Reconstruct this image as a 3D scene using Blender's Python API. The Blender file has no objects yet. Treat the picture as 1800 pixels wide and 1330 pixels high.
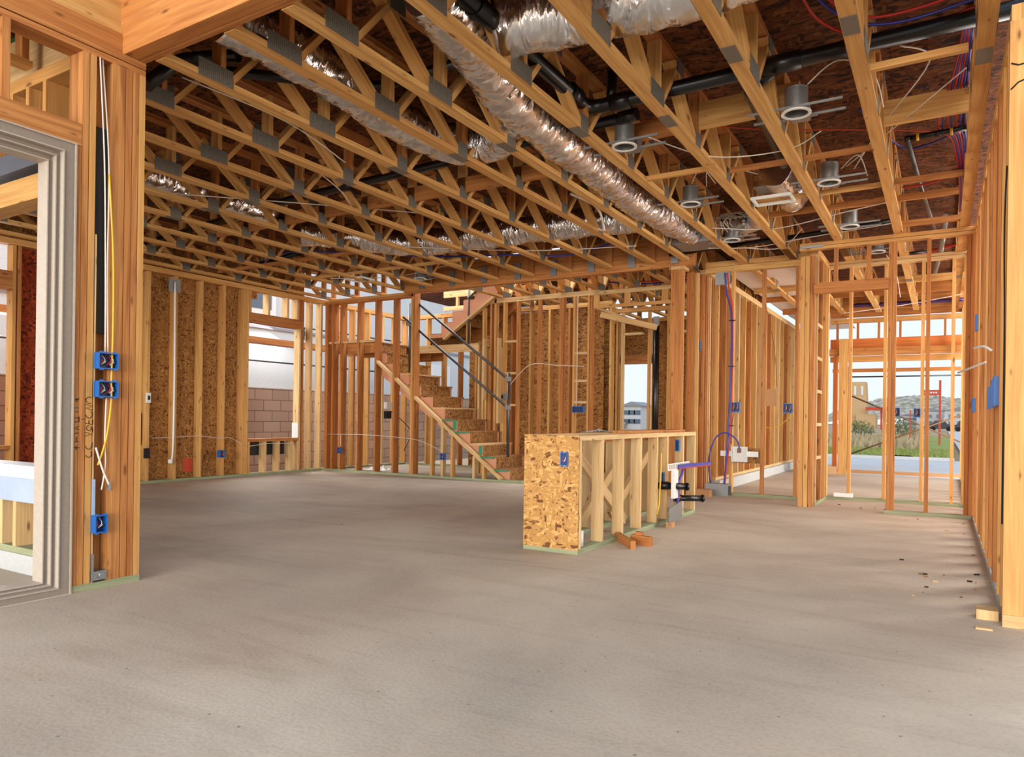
import bpy, math, random
from mathutils import Vector, Matrix
R=random.Random(7)
SC=bpy.context.scene; COL=SC.collection
V=Vector
# ------------------------------------------------------------------ mesh builder
class MB:
    def __init__(s): s.v=[]; s.f=[]; s.uv=[]; s.sm=[]
    def quadbox(s,c,u,v,w,uvflip=True):
        """box from corner centre c with half vectors u (long), v, w"""
        k=50*R.randint(0,400)+R.random()*3; r=R.random()*7
        L,b,h=u.length,v.length,w.length
        n=len(s.v)
        for a in(-1,1):
            for bb in(-1,1):
                for cc in(-1,1):
                    s.v.append(c+u*a+v*bb+w*cc)
        i=lambda a,b_,c_:n+(a*4)+(b_*2)+c_
        U=lambda a:k+(2*a-1)*L
        W=lambda x,l,o:r+o+(2*x-1)*l
        def q(idx,uvs):
            s.f.append([i(*t) for t in idx]); s.uv.append(uvs); s.sm.append(False)
        for sg in(0,1):      # v = const faces
            idx=[(0,sg,0),(1,sg,0),(1,sg,1),(0,sg,1)]
            if sg: idx=idx[::-1]
            q(idx,[(U(t[0]),W(t[2],h,sg*.5)) for t in idx])
        for sg in(0,1):      # w const
            idx=[(0,0,sg),(0,1,sg),(1,1,sg),(1,0,sg)]
            if sg: idx=idx[::-1]
            q(idx,[(U(t[0]),W(t[1],b,1+sg*.5)) for t in idx])
        for sg in(0,1):      # ends
            idx=[(sg,0,0),(sg,0,1),(sg,1,1),(sg,1,0)]
            if sg: idx=idx[::-1]
            q(idx,[(k+(2*t[1]-1)*b*.3,W(t[2],h,2)) for t in idx])
        return s
    def box(s,x0,x1,y0,y1,z0,z1):
        x0,x1=min(x0,x1),max(x0,x1); y0,y1=min(y0,y1),max(y0,y1); z0,z1=min(z0,z1),max(z0,z1)
        c=V(((x0+x1)/2,(y0+y1)/2,(z0+z1)/2)); d=[V(((x1-x0)/2,0,0)),V((0,(y1-y0)/2,0)),V((0,0,(z1-z0)/2))]
        l=max(range(3),key=lambda i:d[i].length)
        o=[d[l],d[(l+1)%3],d[(l+2)%3]]
        return s.quadbox(c,*o)
    def beam(s,p0,p1,w,h,side=(1,0,0)):
        """square-ended board from p0 to p1; w along 'side', h across"""
        p0,p1=V(p0),V(p1); d=p1-p0; sd=V(side); sd=(sd-d*(sd.dot(d)/d.dot(d))).normalized(); t=d.normalized().cross(sd)
        return s.quadbox((p0+p1)/2,d/2,sd*(w/2),t*(h/2))
    def poly(s,pts,ext,axis):
        """prism: polygon pts (world Vectors) extruded by vector ext"""
        n=len(s.v); m=len(pts); e=V(ext); k=50*R.randint(0,400)
        for p in pts: s.v.append(V(p))
        for p in pts: s.v.append(V(p)+e)
        def uv(i): p=s.v[i]; return (k+p[axis],p.z)
        fs=[list(range(n,n+m)),list(range(n+2*m-1,n+m-1,-1))]
        for i in range(m):
            j=(i+1)%m; fs.append([n+j,n+i,n+m+i,n+m+j])
        for f in fs:
            s.f.append(f); s.uv.append([uv(i) for i in f]); s.sm.append(False)
        return s
    def tube(s,pts,r,seg=8,caps=True,rf=None):
        pts=[V(p) for p in pts]; n0=len(s.v); m=len(pts); L=0; k=50*R.randint(0,400); ups=None; us=[]
        for i,p in enumerate(pts):
            t=(pts[min(i+1,m-1)]-pts[max(i-1,0)])
            t=t.normalized() if t.length>1e-9 else V((0,0,1))
            if ups is None:
                ups=t.orthogonal().normalized()
            ups=(ups-t*ups.dot(t)); ups=ups.normalized() if ups.length>1e-6 else t.orthogonal().normalized()
            bi=t.cross(ups)
            if i: L+=(p-pts[i-1]).length
            us.append(L)
            for j in range(seg):
                a=2*math.pi*j/seg
                rr=r if rf is None else rf(i,j,L,a)
                s.v.append(p+ups*(math.cos(a)*rr)+bi*(math.sin(a)*rr))
        for i in range(m-1):
            for j in range(seg):
                j2=(j+1)%seg
                s.f.append([n0+i*seg+j,n0+i*seg+j2,n0+(i+1)*seg+j2,n0+(i+1)*seg+j]); s.sm.append(True)
                a,b=j/seg*2*math.pi*r,(j+1)/seg*2*math.pi*r
                s.uv.append([(k+us[i],a),(k+us[i],b),(k+us[i+1],b),(k+us[i+1],a)])
        if caps:
            s.f.append([n0+j for j in range(seg)][::-1]); s.uv.append([(k,0)]*seg); s.sm.append(False)
            s.f.append([n0+(m-1)*seg+j for j in range(seg)]); s.uv.append([(k,0)]*seg); s.sm.append(False)
        return s
    def grid(s,fn,nu,nv,smooth=True):
        n0=len(s.v)
        for i in range(nu+1):
            for j in range(nv+1): s.v.append(V(fn(i/nu,j/nv)))
        for i in range(nu):
            for j in range(nv):
                a=n0+i*(nv+1)+j
                s.f.append([a,a+nv+1,a+nv+2,a+1]); s.uv.append([(i/nu,j/nv),((i+1)/nu,j/nv),((i+1)/nu,(j+1)/nv),(i/nu,(j+1)/nv)]); s.sm.append(smooth)
        return s
    def build(s,name,mat,parent=None,origin=None):
        if parent is not None:
            o0=V((0,0,0)); q=parent
            while q is not None: o0=o0+q.location; q=q.parent
        elif origin is not None: o0=V(origin)
        else:
            xs=[v.x for v in s.v]; ys=[v.y for v in s.v]; zs=[v.z for v in s.v]
            o0=V(((min(xs)+max(xs))/2,(min(ys)+max(ys))/2,min(zs)))
        me=bpy.data.meshes.new(name)
        me.from_pydata([tuple(v-o0) for v in s.v],[],s.f)
        ul=me.uv_layers.new(name='UVMap'); flat=[]
        for u in s.uv:
            for c in u: flat+=[c[0],c[1]]
        ul.data.foreach_set('uv',flat)
        me.polygons.foreach_set('use_smooth',s.sm)
        me.materials.append(mat); me.update()
        o=bpy.data.objects.new(name,me); COL.objects.link(o)
        if parent is not None: o.parent=parent
        else: o.location=o0
        return o
def tag(o,label=None,cat=None,group=None,kind=None):
    if label: o['label']=label
    if cat: o['category']=cat
    if group: o['group']=group
    if kind: o['kind']=kind
    return o
def thing(name,label,cat,loc=(0,0,0),group=None,kind=None):
    o=bpy.data.objects.new(name,None); COL.objects.link(o); o.location=loc; o.empty_display_size=.1
    return tag(o,label,cat,group,kind)
def copy_tree(o,parent=None):
    c=o.copy(); COL.objects.link(c); c.parent=parent
    for ch in [x for x in kids.get(o.name,[])]: copy_tree(ch,c)
    return c
kids={}
def index_kids():
    kids.clear()
    for o in bpy.data.objects:
        if o.parent: kids.setdefault(o.parent.name,[]).append(o)
def smooth(pts,n=6):
    P=[V(p) for p in pts]; out=[]
    for i in range(len(P)-1):
        p0=P[max(i-1,0)];p1=P[i];p2=P[i+1];p3=P[min(i+2,len(P)-1)]
        for j in range(n):
            t=j/n; out.append(.5*((2*p1)+(p2-p0)*t+(2*p0-5*p1+4*p2-p3)*t*t+(3*p1-p0-3*p2+p3)*t**3))
    out.append(P[-1]); return out
# ------------------------------------------------------------------ materials
def newmat(name):
    m=bpy.data.materials.new(name); m.use_nodes=True; nt=m.node_tree
    b=nt.nodes['Principled BSDF']; return m,nt,b
def lin(c): return tuple(((x/255)/12.92 if x/255<=.04045 else ((x/255+.055)/1.055)**2.4) for x in c)+(1,)
def N(nt,t,**k):
    n=nt.nodes.new(t)
    for a,b in k.items():
        if a in n.inputs: n.inputs[a].default_value=b
        else: setattr(n,a,b)
    return n
def ramp(nt,stops):
    r=nt.nodes.new('ShaderNodeValToRGB'); e=r.color_ramp.elements
    e[0].position,e[0].color=stops[0]; e[1].position,e[1].color=stops[-1]
    for p,c in stops[1:-1]:
        x=e.new(p); x.color=c
    return r
def plain(name,c,rough=.6,metal=0,spec=.5,bump=0,bs=50):
    m,nt,b=newmat(name); b.inputs['Base Color'].default_value=lin(c); b.inputs['Roughness'].default_value=rough; b.inputs['Metallic'].default_value=metal
    b.inputs['Specular IOR Level'].default_value=spec
    n=N(nt,'ShaderNodeTexNoise',Scale=bs,Detail=3.0); tc=N(nt,'ShaderNodeTexCoord'); nt.links.new(tc.outputs['Object'],n.inputs['Vector'])
    mx=N(nt,'ShaderNodeMix',data_type='RGBA',blend_type='MULTIPLY'); mx.inputs[0].default_value=.25
    mx.inputs[6].default_value=lin(c); nt.links.new(n.outputs['Fac'],mx.inputs[7]); nt.links.new(mx.outputs[2],b.inputs['Base Color'])
    if bump:
        bp=N(nt,'ShaderNodeBump',Strength=bump,Distance=.01); nt.links.new(n.outputs['Fac'],bp.inputs['Height']); nt.links.new(bp.outputs[0],b.inputs['Normal'])
    return m
def wood(name,a,bc,c,rough=.7,knots=True):
    """a light, bc mid, c alternative tint"""
    m,nt,b=newmat(name); L=nt.links.new
    uv=N(nt,'ShaderNodeUVMap'); sx=N(nt,'ShaderNodeSeparateXYZ'); L(uv.outputs[0],sx.inputs[0])
    # per board id
    d=N(nt,'ShaderNodeMath',operation='MULTIPLY_ADD'); L(sx.outputs[0],d.inputs[0]); d.inputs[1].default_value=1/50; d.inputs[2].default_value=.5
    fl=N(nt,'ShaderNodeMath',operation='FLOOR'); L(d.outputs[0],fl.inputs[0])
    oi=N(nt,'ShaderNodeObjectInfo'); ad=N(nt,'ShaderNodeMath',operation='ADD'); L(fl.outputs[0],ad.inputs[0]); L(oi.outputs['Random'],ad.inputs[1])
    wn=N(nt,'ShaderNodeTexWhiteNoise',noise_dimensions='1D'); L(ad.outputs[0],wn.inputs['W'])
    mp=N(nt,'ShaderNodeMapping'); mp.inputs['Scale'].default_value=(1.3,26,1); L(uv.outputs[0],mp.inputs[0])
    n1=N(nt,'ShaderNodeTexNoise',Scale=1.0,Detail=4.0,Roughness=.6,Distortion=.6); L(mp.outputs[0],n1.inputs['Vector'])
    mp2=N(nt,'ShaderNodeMapping'); mp2.inputs['Scale'].default_value=(3,140,1); L(uv.outputs[0],mp2.inputs[0])
    n2=N(nt,'ShaderNodeTexNoise',Scale=1.0,Detail=2.0); L(mp2.outputs[0],n2.inputs['Vector'])
    base=N(nt,'ShaderNodeMix',data_type='RGBA'); base.inputs[6].default_value=lin(a); base.inputs[7].default_value=lin(c); L(wn.outputs['Value'],base.inputs[0])
    r1=ramp(nt,[(.38,(0,0,0,1)),(.68,(1,1,1,1))]); L(n1.outputs['Fac'],r1.inputs[0])
    mx=N(nt,'ShaderNodeMix',data_type='RGBA'); L(r1.outputs[0],mx.inputs[0]); L(base.outputs[2],mx.inputs[6]); mx.inputs[7].default_value=lin(bc)
    r2=ramp(nt,[(.35,(.78,.74,.7,1)),(.6,(1,1,1,1))]); L(n2.outputs['Fac'],r2.inputs[0])
    mm=N(nt,'ShaderNodeMix',data_type='RGBA',blend_type='MULTIPLY'); mm.inputs[0].default_value=.6; L(mx.outputs[2],mm.inputs[6]); L(r2.outputs[0],mm.inputs[7])
    out=mm.outputs[2]
    if knots:
        mp3=N(nt,'ShaderNodeMapping'); mp3.inputs['Scale'].default_value=(2.2,7,1); L(uv.outputs[0],mp3.inputs[0])
        vo=N(nt,'ShaderNodeTexVoronoi',Scale=1.0,Randomness=1.0,voronoi_dimensions='2D'); L(mp3.outputs[0],vo.inputs['Vector'])
        kn=N(nt,'ShaderNodeSeparateColor'); L(vo.outputs['Color'],kn.inputs[0]); kd=N(nt,'ShaderNodeMath',operation='MULTIPLY_ADD'); L(kn.outputs[0],kd.inputs[0]); kd.inputs[1].default_value=.085; L(vo.outputs['Distance'],kd.inputs[2])
        r3=ramp(nt,[(.05,(.8,.8,.8,1)),(.085,(.25,.25,.25,1)),(.12,(0,0,0,1))]); L(kd.outputs[0],r3.inputs[0])
        k=N(nt,'ShaderNodeMix',data_type='RGBA'); L(r3.outputs[0],k.inputs[0]); L(out,k.inputs[6]); k.inputs[7].default_value=lin((104,60,28)); out=k.outputs[2]
    L(out,b.inputs['Base Color']); b.inputs['Roughness'].default_value=rough; b.inputs['Specular IOR Level'].default_value=.25
    return m
def osb(name,cl,cm,cd,dark=.12,scale=1.0,r0=(.3,1.25,.5)):
    m,nt,b=newmat(name); L=nt.links.new
    tc=N(nt,'ShaderNodeTexCoord')
    nz=N(nt,'ShaderNodeTexNoise',Scale=4.0*scale,Detail=2.0); L(tc.outputs['Object'],nz.inputs['Vector'])
    add=N(nt,'ShaderNodeMix',data_type='RGBA',blend_type='LINEAR_LIGHT'); add.inputs[0].default_value=.07
    L(tc.outputs['Object'],add.inputs[6]); L(nz.outputs['Color'],add.inputs[7])
    outs=[]
    for rot,sc in((r0,(16,62,70)),((-.5,.3,1.9),(60,17,52)),((1.1,-.4,1.1),(52,66,18)),((.2,.9,-.8),(20,58,62))):
        mp=N(nt,'ShaderNodeMapping'); mp.inputs['Rotation'].default_value=rot; mp.inputs['Scale'].default_value=tuple(x*scale for x in sc); L(add.outputs[2],mp.inputs[0])
        vo=N(nt,'ShaderNodeTexVoronoi',Scale=1.0); L(mp.outputs[0],vo.inputs['Vector'])
        q=N(nt,'ShaderNodeSeparateColor'); L(vo.outputs['Color'],q.inputs[0]); outs.append(q.outputs)
    cur=outs[0][0]
    for i in(1,2,3):
        g1=N(nt,'ShaderNodeMath',operation='GREATER_THAN'); L(outs[i][1],g1.inputs[0]); g1.inputs[1].default_value=.6
        m1=N(nt,'ShaderNodeMix'); L(g1.outputs[0],m1.inputs[0]); L(cur,m1.inputs[2]); L(outs[i][0],m1.inputs[3]); cur=m1.outputs[0]
    nf=N(nt,'ShaderNodeTexNoise',Scale=90.0*scale,Detail=3.0); L(tc.outputs['Object'],nf.inputs['Vector'])
    ma=N(nt,'ShaderNodeMath',operation='MULTIPLY_ADD'); L(nf.outputs['Fac'],ma.inputs[0]); ma.inputs[1].default_value=.4; L(cur,ma.inputs[2])
    mb_=N(nt,'ShaderNodeMath',operation='SUBTRACT'); L(ma.outputs[0],mb_.inputs[0]); mb_.inputs[1].default_value=.2
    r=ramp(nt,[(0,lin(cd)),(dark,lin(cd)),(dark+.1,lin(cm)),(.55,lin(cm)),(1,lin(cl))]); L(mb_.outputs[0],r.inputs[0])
    L(r.outputs[0],b.inputs['Base Color']); b.inputs['Roughness'].default_value=.75; b.inputs['Specular IOR Level'].default_value=.2
    return m
PINE=wood('pine_wood',(217,173,107),(188,134,74),(202,150,86))
FIR=wood('fir_wood',(197,137,78),(152,92,46),(177,111,56))
PALE=wood('pale_pine_wood',(218,188,138),(192,154,104),(208,172,118))
GREENW=wood('treated_wood',(158,164,132),(132,142,108),(150,150,114),knots=False)
LVL=wood('beam_wood',(198,138,78),(160,98,48),(184,120,62))
RED=wood('orange_beam_wood',(214,128,66),(190,104,50),(204,118,60),knots=False)
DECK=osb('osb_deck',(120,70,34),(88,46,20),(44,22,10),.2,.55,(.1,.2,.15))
OSBW=osb('osb_wall',(184,134,76),(150,102,52),(92,56,28),.08,.75)
OSBR=osb('osb_red',(180,82,42),(146,58,28),(92,34,16),.12,.6)
OSBI=osb('osb_island',(204,158,96),(172,126,70),(104,64,34),.05,1.0)
OSBS=osb('osb_riser',(172,128,78),(142,98,54),(90,56,30),.12,.8)
STRING=plain('stringer_board',(214,150,112),.7)
BLACK=plain('black_pipe',(14,13,14),.32,0,.5)
DARK=plain('black_membrane',(22,20,22),.6)
GREYM=plain('grey_membrane',(96,100,110),.45,0,.5,.4,8)
def foilmat():
    m,nt,b=newmat('foil'); L=nt.links.new
    uv=N(nt,'ShaderNodeUVMap'); hs=[]
    for sc,ds in(((14,3.5,1),1.6),((60,9,1),1.0),((150,40,1),.6)):
        mp=N(nt,'ShaderNodeMapping'); mp.inputs['Scale'].default_value=sc; L(uv.outputs[0],mp.inputs[0])
        n=N(nt,'ShaderNodeTexNoise',Scale=1.0,Detail=4.0,Roughness=.6,Distortion=ds); n.noise_type='RIDGED_MULTIFRACTAL' if hasattr(n,'noise_type') else n.noise_type; L(mp.outputs[0],n.inputs['Vector']); hs.append(n.outputs['Fac'])
    b1=N(nt,'ShaderNodeBump',Strength=.8,Distance=.05); L(hs[0],b1.inputs['Height'])
    b2=N(nt,'ShaderNodeBump',Strength=.9,Distance=.014); L(hs[1],b2.inputs['Height']); L(b1.outputs[0],b2.inputs['Normal'])
    b3=N(nt,'ShaderNodeBump',Strength=.4,Distance=.004); L(hs[2],b3.inputs['Height']); L(b2.outputs[0],b3.inputs['Normal'])
    L(b3.outputs[0],b.inputs['Normal'])
    b.inputs['Base Color'].default_value=(.74,.73,.73,1); b.inputs['Metallic'].default_value=1; b.inputs['Roughness'].default_value=.2
    return m
FOIL=foilmat()
GALV=plain('galvanised_steel',(150,150,148),.45,.7,.5,.2,60)
STEEL=plain('dark_steel_tube',(88,86,86),.4,.8)
def platemat():
    m,nt,b=newmat('toothed_plate'); L=nt.links.new
    tc=N(nt,'ShaderNodeTexCoord'); mp=N(nt,'ShaderNodeMapping'); mp.inputs['Scale'].default_value=(70,70,110); L(tc.outputs['Object'],mp.inputs[0])
    v=N(nt,'ShaderNodeTexVoronoi',Scale=1.0,Randomness=.15); L(mp.outputs[0],v.inputs['Vector'])
    r=ramp(nt,[(.25,lin((48,44,40))),(.42,lin((116,110,100)))]); L(v.outputs['Distance'],r.inputs[0]); L(r.outputs[0],b.inputs['Base Color'])
    b.inputs['Metallic'].default_value=.35; b.inputs['Roughness'].default_value=.5; return m
PLATE=platemat()
BLUE=plain('blue_plastic',(16,98,178),.4)
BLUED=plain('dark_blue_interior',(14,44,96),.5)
NAVY=plain('box_inside_shadowed_wiring',(24,30,66),.6)
WHITE=plain('white_plastic',(232,230,224),.45)
WIREW=plain('white_cable',(226,214,198),.5)
YELLOW=plain('yellow_cable',(224,178,40),.5)
REDP=plain('red_tube',(190,34,24),.4)
BLUEP=plain('blue_tube',(46,52,150),.4)
PURP=plain('purple_tube',(66,34,92),.4)
COPPER=plain('brown_cable',(120,84,50),.5)
VINYL=plain('taupe_vinyl',(146,132,117),.5)
VINYLL=plain('pale_vinyl_edge',(182,168,152),.45)
FLASH=plain('white_flashing',(226,230,238),.5,0,.5,.2,6)
FLASHG=plain('blue_grey_flashing',(168,182,206),.5,0,.5,.3,7)
CURB=plain('concrete_curb',(186,186,182),.85,0,.2,.15,60)
CARD=plain('cardboard',(190,140,92),.8)
GREENP=plain('green_adhesive',(44,140,104),.5)
GREEND=plain('green_edge_paint',(22,92,44),.6)
INK=plain('black_marker',(24,18,16),.8)
TAPE=plain('blue_tape',(160,180,204),.5)
REDTAPE=plain('orange_red_sticker',(206,70,34),.6)
def floormat():
    m,nt,b=newmat('concrete_floor'); L=nt.links.new
    tc=N(nt,'ShaderNodeTexCoord')
    n1=N(nt,'ShaderNodeTexNoise',Scale=.55,Detail=5.0,Roughness=.55,Distortion=.6); L(tc.outputs['Object'],n1.inputs['Vector'])
    r1=ramp(nt,[(.34,lin((166,153,137))),(.5,lin((184,169,150))),(.66,lin((198,184,164)))]); L(n1.outputs['Fac'],r1.inputs[0])
    mp=N(nt,'ShaderNodeMapping'); mp.inputs['Scale'].default_value=(.5,3.4,1); mp.inputs['Rotation'].default_value=(0,0,-.5); L(tc.outputs['Object'],mp.inputs[0])
    n2=N(nt,'ShaderNodeTexNoise',Scale=1.3,Detail=6.0,Roughness=.65,Distortion=1.0); L(mp.outputs[0],n2.inputs['Vector'])
    r2=ramp(nt,[(.28,(.84,.80,.78,1)),(.5,(1,1,1,1)),(.75,(1.0,.97,.94,1))]); L(n2.outputs['Fac'],r2.inputs[0])
    mm=N(nt,'ShaderNodeMix',data_type='RGBA',blend_type='MULTIPLY'); mm.inputs[0].default_value=.85; L(r1.outputs[0],mm.inputs[6]); L(r2.outputs[0],mm.inputs[7])
    # reddish dust
    n3=N(nt,'ShaderNodeTexNoise',Scale=.45,Detail=4.0); mp3=N(nt,'ShaderNodeMapping'); mp3.inputs['Location'].default_value=(3,7,0); L(tc.outputs['Object'],mp3.inputs[0]); L(mp3.outputs[0],n3.inputs['Vector'])
    r3=ramp(nt,[(.45,(0,0,0,1)),(.68,(.6,.6,.6,1))]); L(n3.outputs['Fac'],r3.inputs[0])
    mr=N(nt,'ShaderNodeMix',data_type='RGBA',blend_type='MULTIPLY'); L(r3.outputs[0],mr.inputs[0]); L(mm.outputs[2],mr.inputs[6]); mr.inputs[7].default_value=(.84,.74,.70,1)
    # fine speckle
    n4=N(nt,'ShaderNodeTexNoise',Scale=60.0,Detail=3.0); L(tc.outputs['Object'],n4.inputs['Vector'])
    r4=ramp(nt,[(.35,(.86,.86,.86,1)),(.55,(1,1,1,1))]); L(n4.outputs['Fac'],r4.inputs[0])
    m4=N(nt,'ShaderNodeMix',data_type='RGBA',blend_type='MULTIPLY'); m4.inputs[0].default_value=.7; L(mr.outputs[2],m4.inputs[6]); L(r4.outputs[0],m4.inputs[7])
    # pits
    v=N(nt,'ShaderNodeTexVoronoi',Scale=2.6,voronoi_dimensions='2D'); L(tc.outputs['Object'],v.inputs['Vector'])
    r5=ramp(nt,[(.008,(.42,.35,.3,1)),(.016,(1,1,1,1))]); L(v.outputs['Distance'],r5.inputs[0])
    m5=N(nt,'ShaderNodeMix',data_type='RGBA',blend_type='MULTIPLY'); m5.inputs[0].default_value=1; L(m4.outputs[2],m5.inputs[6]); L(r5.outputs[0],m5.inputs[7])
    L(m5.outputs[2],b.inputs['Base Color']); b.inputs['Roughness'].default_value=.72; b.inputs['Specular IOR Level'].default_value=.3
    bp=N(nt,'ShaderNodeBump',Strength=.12,Distance=.01); L(n4.outputs['Fac'],bp.inputs['Height']); L(bp.outputs[0],b.inputs['Normal'])
    return m
FLOOR=floormat()
def brickmat():
    m,nt,b=newmat('cmu_block'); L=nt.links.new
    tc=N(nt,'ShaderNodeTexCoord'); mp=N(nt,'ShaderNodeMapping'); L(tc.outputs['Object'],mp.inputs[0]); 
    sx=N(nt,'ShaderNodeSeparateXYZ'); L(tc.outputs['Object'],sx.inputs[0]); cx=N(nt,'ShaderNodeCombineXYZ'); L(sx.outputs[1],cx.inputs[0]); L(sx.outputs[2],cx.inputs[1])
    br=N(nt,'ShaderNodeTexBrick',Scale=1.0); br.inputs['Brick Width'].default_value=.406; br.inputs['Row Height'].default_value=.203; br.inputs['Mortar Size'].default_value=.008
    br.inputs['Color1'].default_value=lin((172,146,130)); br.inputs['Color2'].default_value=lin((160,134,118)); br.inputs['Mortar'].default_value=lin((110,90,78))
    L(cx.outputs[0],br.inputs['Vector']); L(br.outputs['Color'],b.inputs['Base Color']); b.inputs['Roughness'].default_value=.9; return m
CMU=brickmat()
STUCCO=plain('stucco',(208,212,214),.9,0,.2,.2,30)
WTRIM=plain('white_trim',(232,232,232),.7)
GLASSD=plain('dark_window_glass',(96,110,124),.15)
SOIL=plain('dry_soil',(186,160,130),.95,0,.1,.3,3)
GRASS=plain('green_grass',(158,166,96),.95,0,.1,.5,14)
DRYG=plain('dry_brush',(196,176,140),.95,0,.1,.6,8)
BUSH=plain('bush_leaves',(120,128,84),.9,0,.1,.6,10)
ROAD=plain('street_asphalt',(206,205,206),.9,0,.2,.1,4)
KERB=plain('kerb_concrete',(214,210,206),.9,0,.2)
HOUSE=plain('pale_render',(206,206,206),.9)
TANH=plain('tan_sheathing',(214,176,128),.9)
ROOFT=plain('roof_tile_grey',(150,150,156),.9)
CARM=plain('dark_car_paint',(40,44,52),.3)
HILLM=None
def hillmat():
    m,nt,b=newmat('hill_scrub'); L=nt.links.new
    tc=N(nt,'ShaderNodeTexCoord'); n=N(nt,'ShaderNodeTexVoronoi',Scale=.35); L(tc.outputs['Object'],n.inputs['Vector'])
    r=ramp(nt,[(.1,lin((196,186,176))),(.45,lin((170,160,146))),(.8,lin((128,124,104)))]); L(n.outputs['Distance'],r.inputs[0]); L(r.outputs[0],b.inputs['Base Color']); b.inputs['Roughness'].default_value=.95; return m
HILLM=hillmat()

ZC=3.08; ZT=3.54       # underside / top of the floor trusses
# ------------------------------------------------------------------ ground & floor
MB().box(-9.9,.45,-3.2,15.35,-.12,0).build('floor',FLOOR)['kind']='structure'
MB().box(-2.95,-1.95,15.35,18.4,-.12,0).build('floor',FLOOR)['kind']='structure'
g=MB().box(-160,160,-60,600,-.3,-.16).build('ground',SOIL); g['kind']='structure'
# decks overhead (second floor sheathing) leaving the stair well open
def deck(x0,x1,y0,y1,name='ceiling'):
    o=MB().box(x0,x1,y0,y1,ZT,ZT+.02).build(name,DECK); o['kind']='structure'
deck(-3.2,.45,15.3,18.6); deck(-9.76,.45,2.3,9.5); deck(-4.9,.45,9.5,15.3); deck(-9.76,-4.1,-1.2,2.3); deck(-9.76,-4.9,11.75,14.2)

# ------------------------------------------------------------------ wall frame helpers
def stud(w,x,y,z0,z1,dx,dy,mat=PINE,name='stud'):
    return MB().box(x,x+dx,y,y+dy,z0,z1).build(name,mat,w)
def bd(w,name,x0,x1,y0,y1,z0,z1,mat=PINE,label=None):
    o=MB().box(x0,x1,y0,y1,z0,z1).build(name,mat,w)
    if label: o['label']=label
    return o
def plates(w,ax,c0,c1,a0,a1,zt=3.08,top=True,bot=True,tm=PINE,bm=GREENW,gap=None):
    if top:
        for k in(0,1):
            z1=zt-k*.038
            (bd(w,'top_plate',a0,a1,c0,c1,z1-.0375,z1,tm) if ax=='x' else bd(w,'top_plate',c0,c1,a0,a1,z1-.0375,z1,tm))
    if bot:
        segs=[(a0,a1)] if not gap else [(a0,gap[0]),(gap[1],a1)]
        for s0,s1 in segs:
            (bd(w,'bottom_plate',s0,s1,c0,c1,0,.038,bm) if ax=='x' else bd(w,'bottom_plate',c0,c1,s0,s1,0,.038,bm))
S=.038
# ------------------------------------------------------------------ wall_left (X=-9.62 inner face)
W=thing('wall_left',None,None,(-9.69,6,0),kind='structure'); W['label']='long left exterior stud wall with orange sheathing panels and a window opening'
x0,x1=-9.76,-9.62
plates(W,'y',x0,x1,1.6,11.8)
for y in(2.6,3.0,3.41,4.36,4.78,5.2,5.62,6.02,6.44,6.86,7.26): stud(W,x0,y,S,3.0,.14,S,FIR if y<5 else PINE)
for y in(4.30,): stud(W,x0,y,S,3.0,.14,S,PINE)
for y in(7.62,7.66,7.70): stud(W,x0,y,S,3.0,.14,S,PINE)
stud(W,x0,7.745,S,.55,.14,S); stud(W,x0,7.745,2.65,3.0,.14,S)
bd(W,'header',x0,x1,7.745,8.86,2.49,2.65,FIR)
bd(W,'sill',x0,x1,7.745,8.80,.55,.60,FIR)
for y in(8.08,8.36,8.64): stud(W,x0,y,S,.55,.14,S,PALE,'cripple_stud')
for y in(8.12,8.52,8.74): stud(W,x0,y,2.65,3.0,.14,S,PALE,'cripple_stud')
stud(W,x0,8.80,S,2.49,.14,S,PALE); stud(W,x0,8.86,S,3.0,.14,S,FIR)
stud(W,x0,9.06,S,3.0,.14,S,PALE); stud(W,x0,9.3,S,3.0,.14,S,PALE)
for y in(9.9,10.15,10.56,10.97,11.38,11.7): stud(W,x0,y,S,3.0,.14,S,PINE if y!=10.97 else PALE)
# far window seen over the patio
bd(W,'header',x0,x1,3.4,4.3,2.45,2.68,FIR); bd(W,'sill',x0,x1,3.4,4.3,.54,.58,FIR)
for y in(3.6,4.0): stud(W,x0,y,S,.54,.14,S,PALE,'cripple_stud')
bd(W,'sheathing_panel',-9.772,-9.76,5.0,7.64,0,3.08,OSBW,'golden brown strand board sheathing')
bd(W,'sheathing_panel',-9.772,-9.76,7.745,8.0,2.9,3.08,OSBW)
bd(W,'sheathing_panel',-9.772,-9.76,4.4,4.98,0,3.08,OSBR,'reddish strand board sheathing')
bd(W,'sheathing_panel',-9.772,-9.76,1.6,3.36,0,3.08,OSBR)
bd(W,'rim_board',-9.772,-9.74,1.6,7.7,3.08,ZT+.02,OSBW); bd(W,'rim_board',-9.772,-9.74,7.7,9.0,3.08,ZT+.02,OSBW)
# black paper under window
bd(W,'black_paper',-9.78,-9.765,7.76,8.62,.32,.55,DARK)
bd(W,'black_paper',-9.79,-9.775,8.86,9.06,2.33,2.55,DARK)
bd(W,'white_flashing_strip',-9.765,-9.62,8.785,8.80,.6,.86,WHITE)
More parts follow.
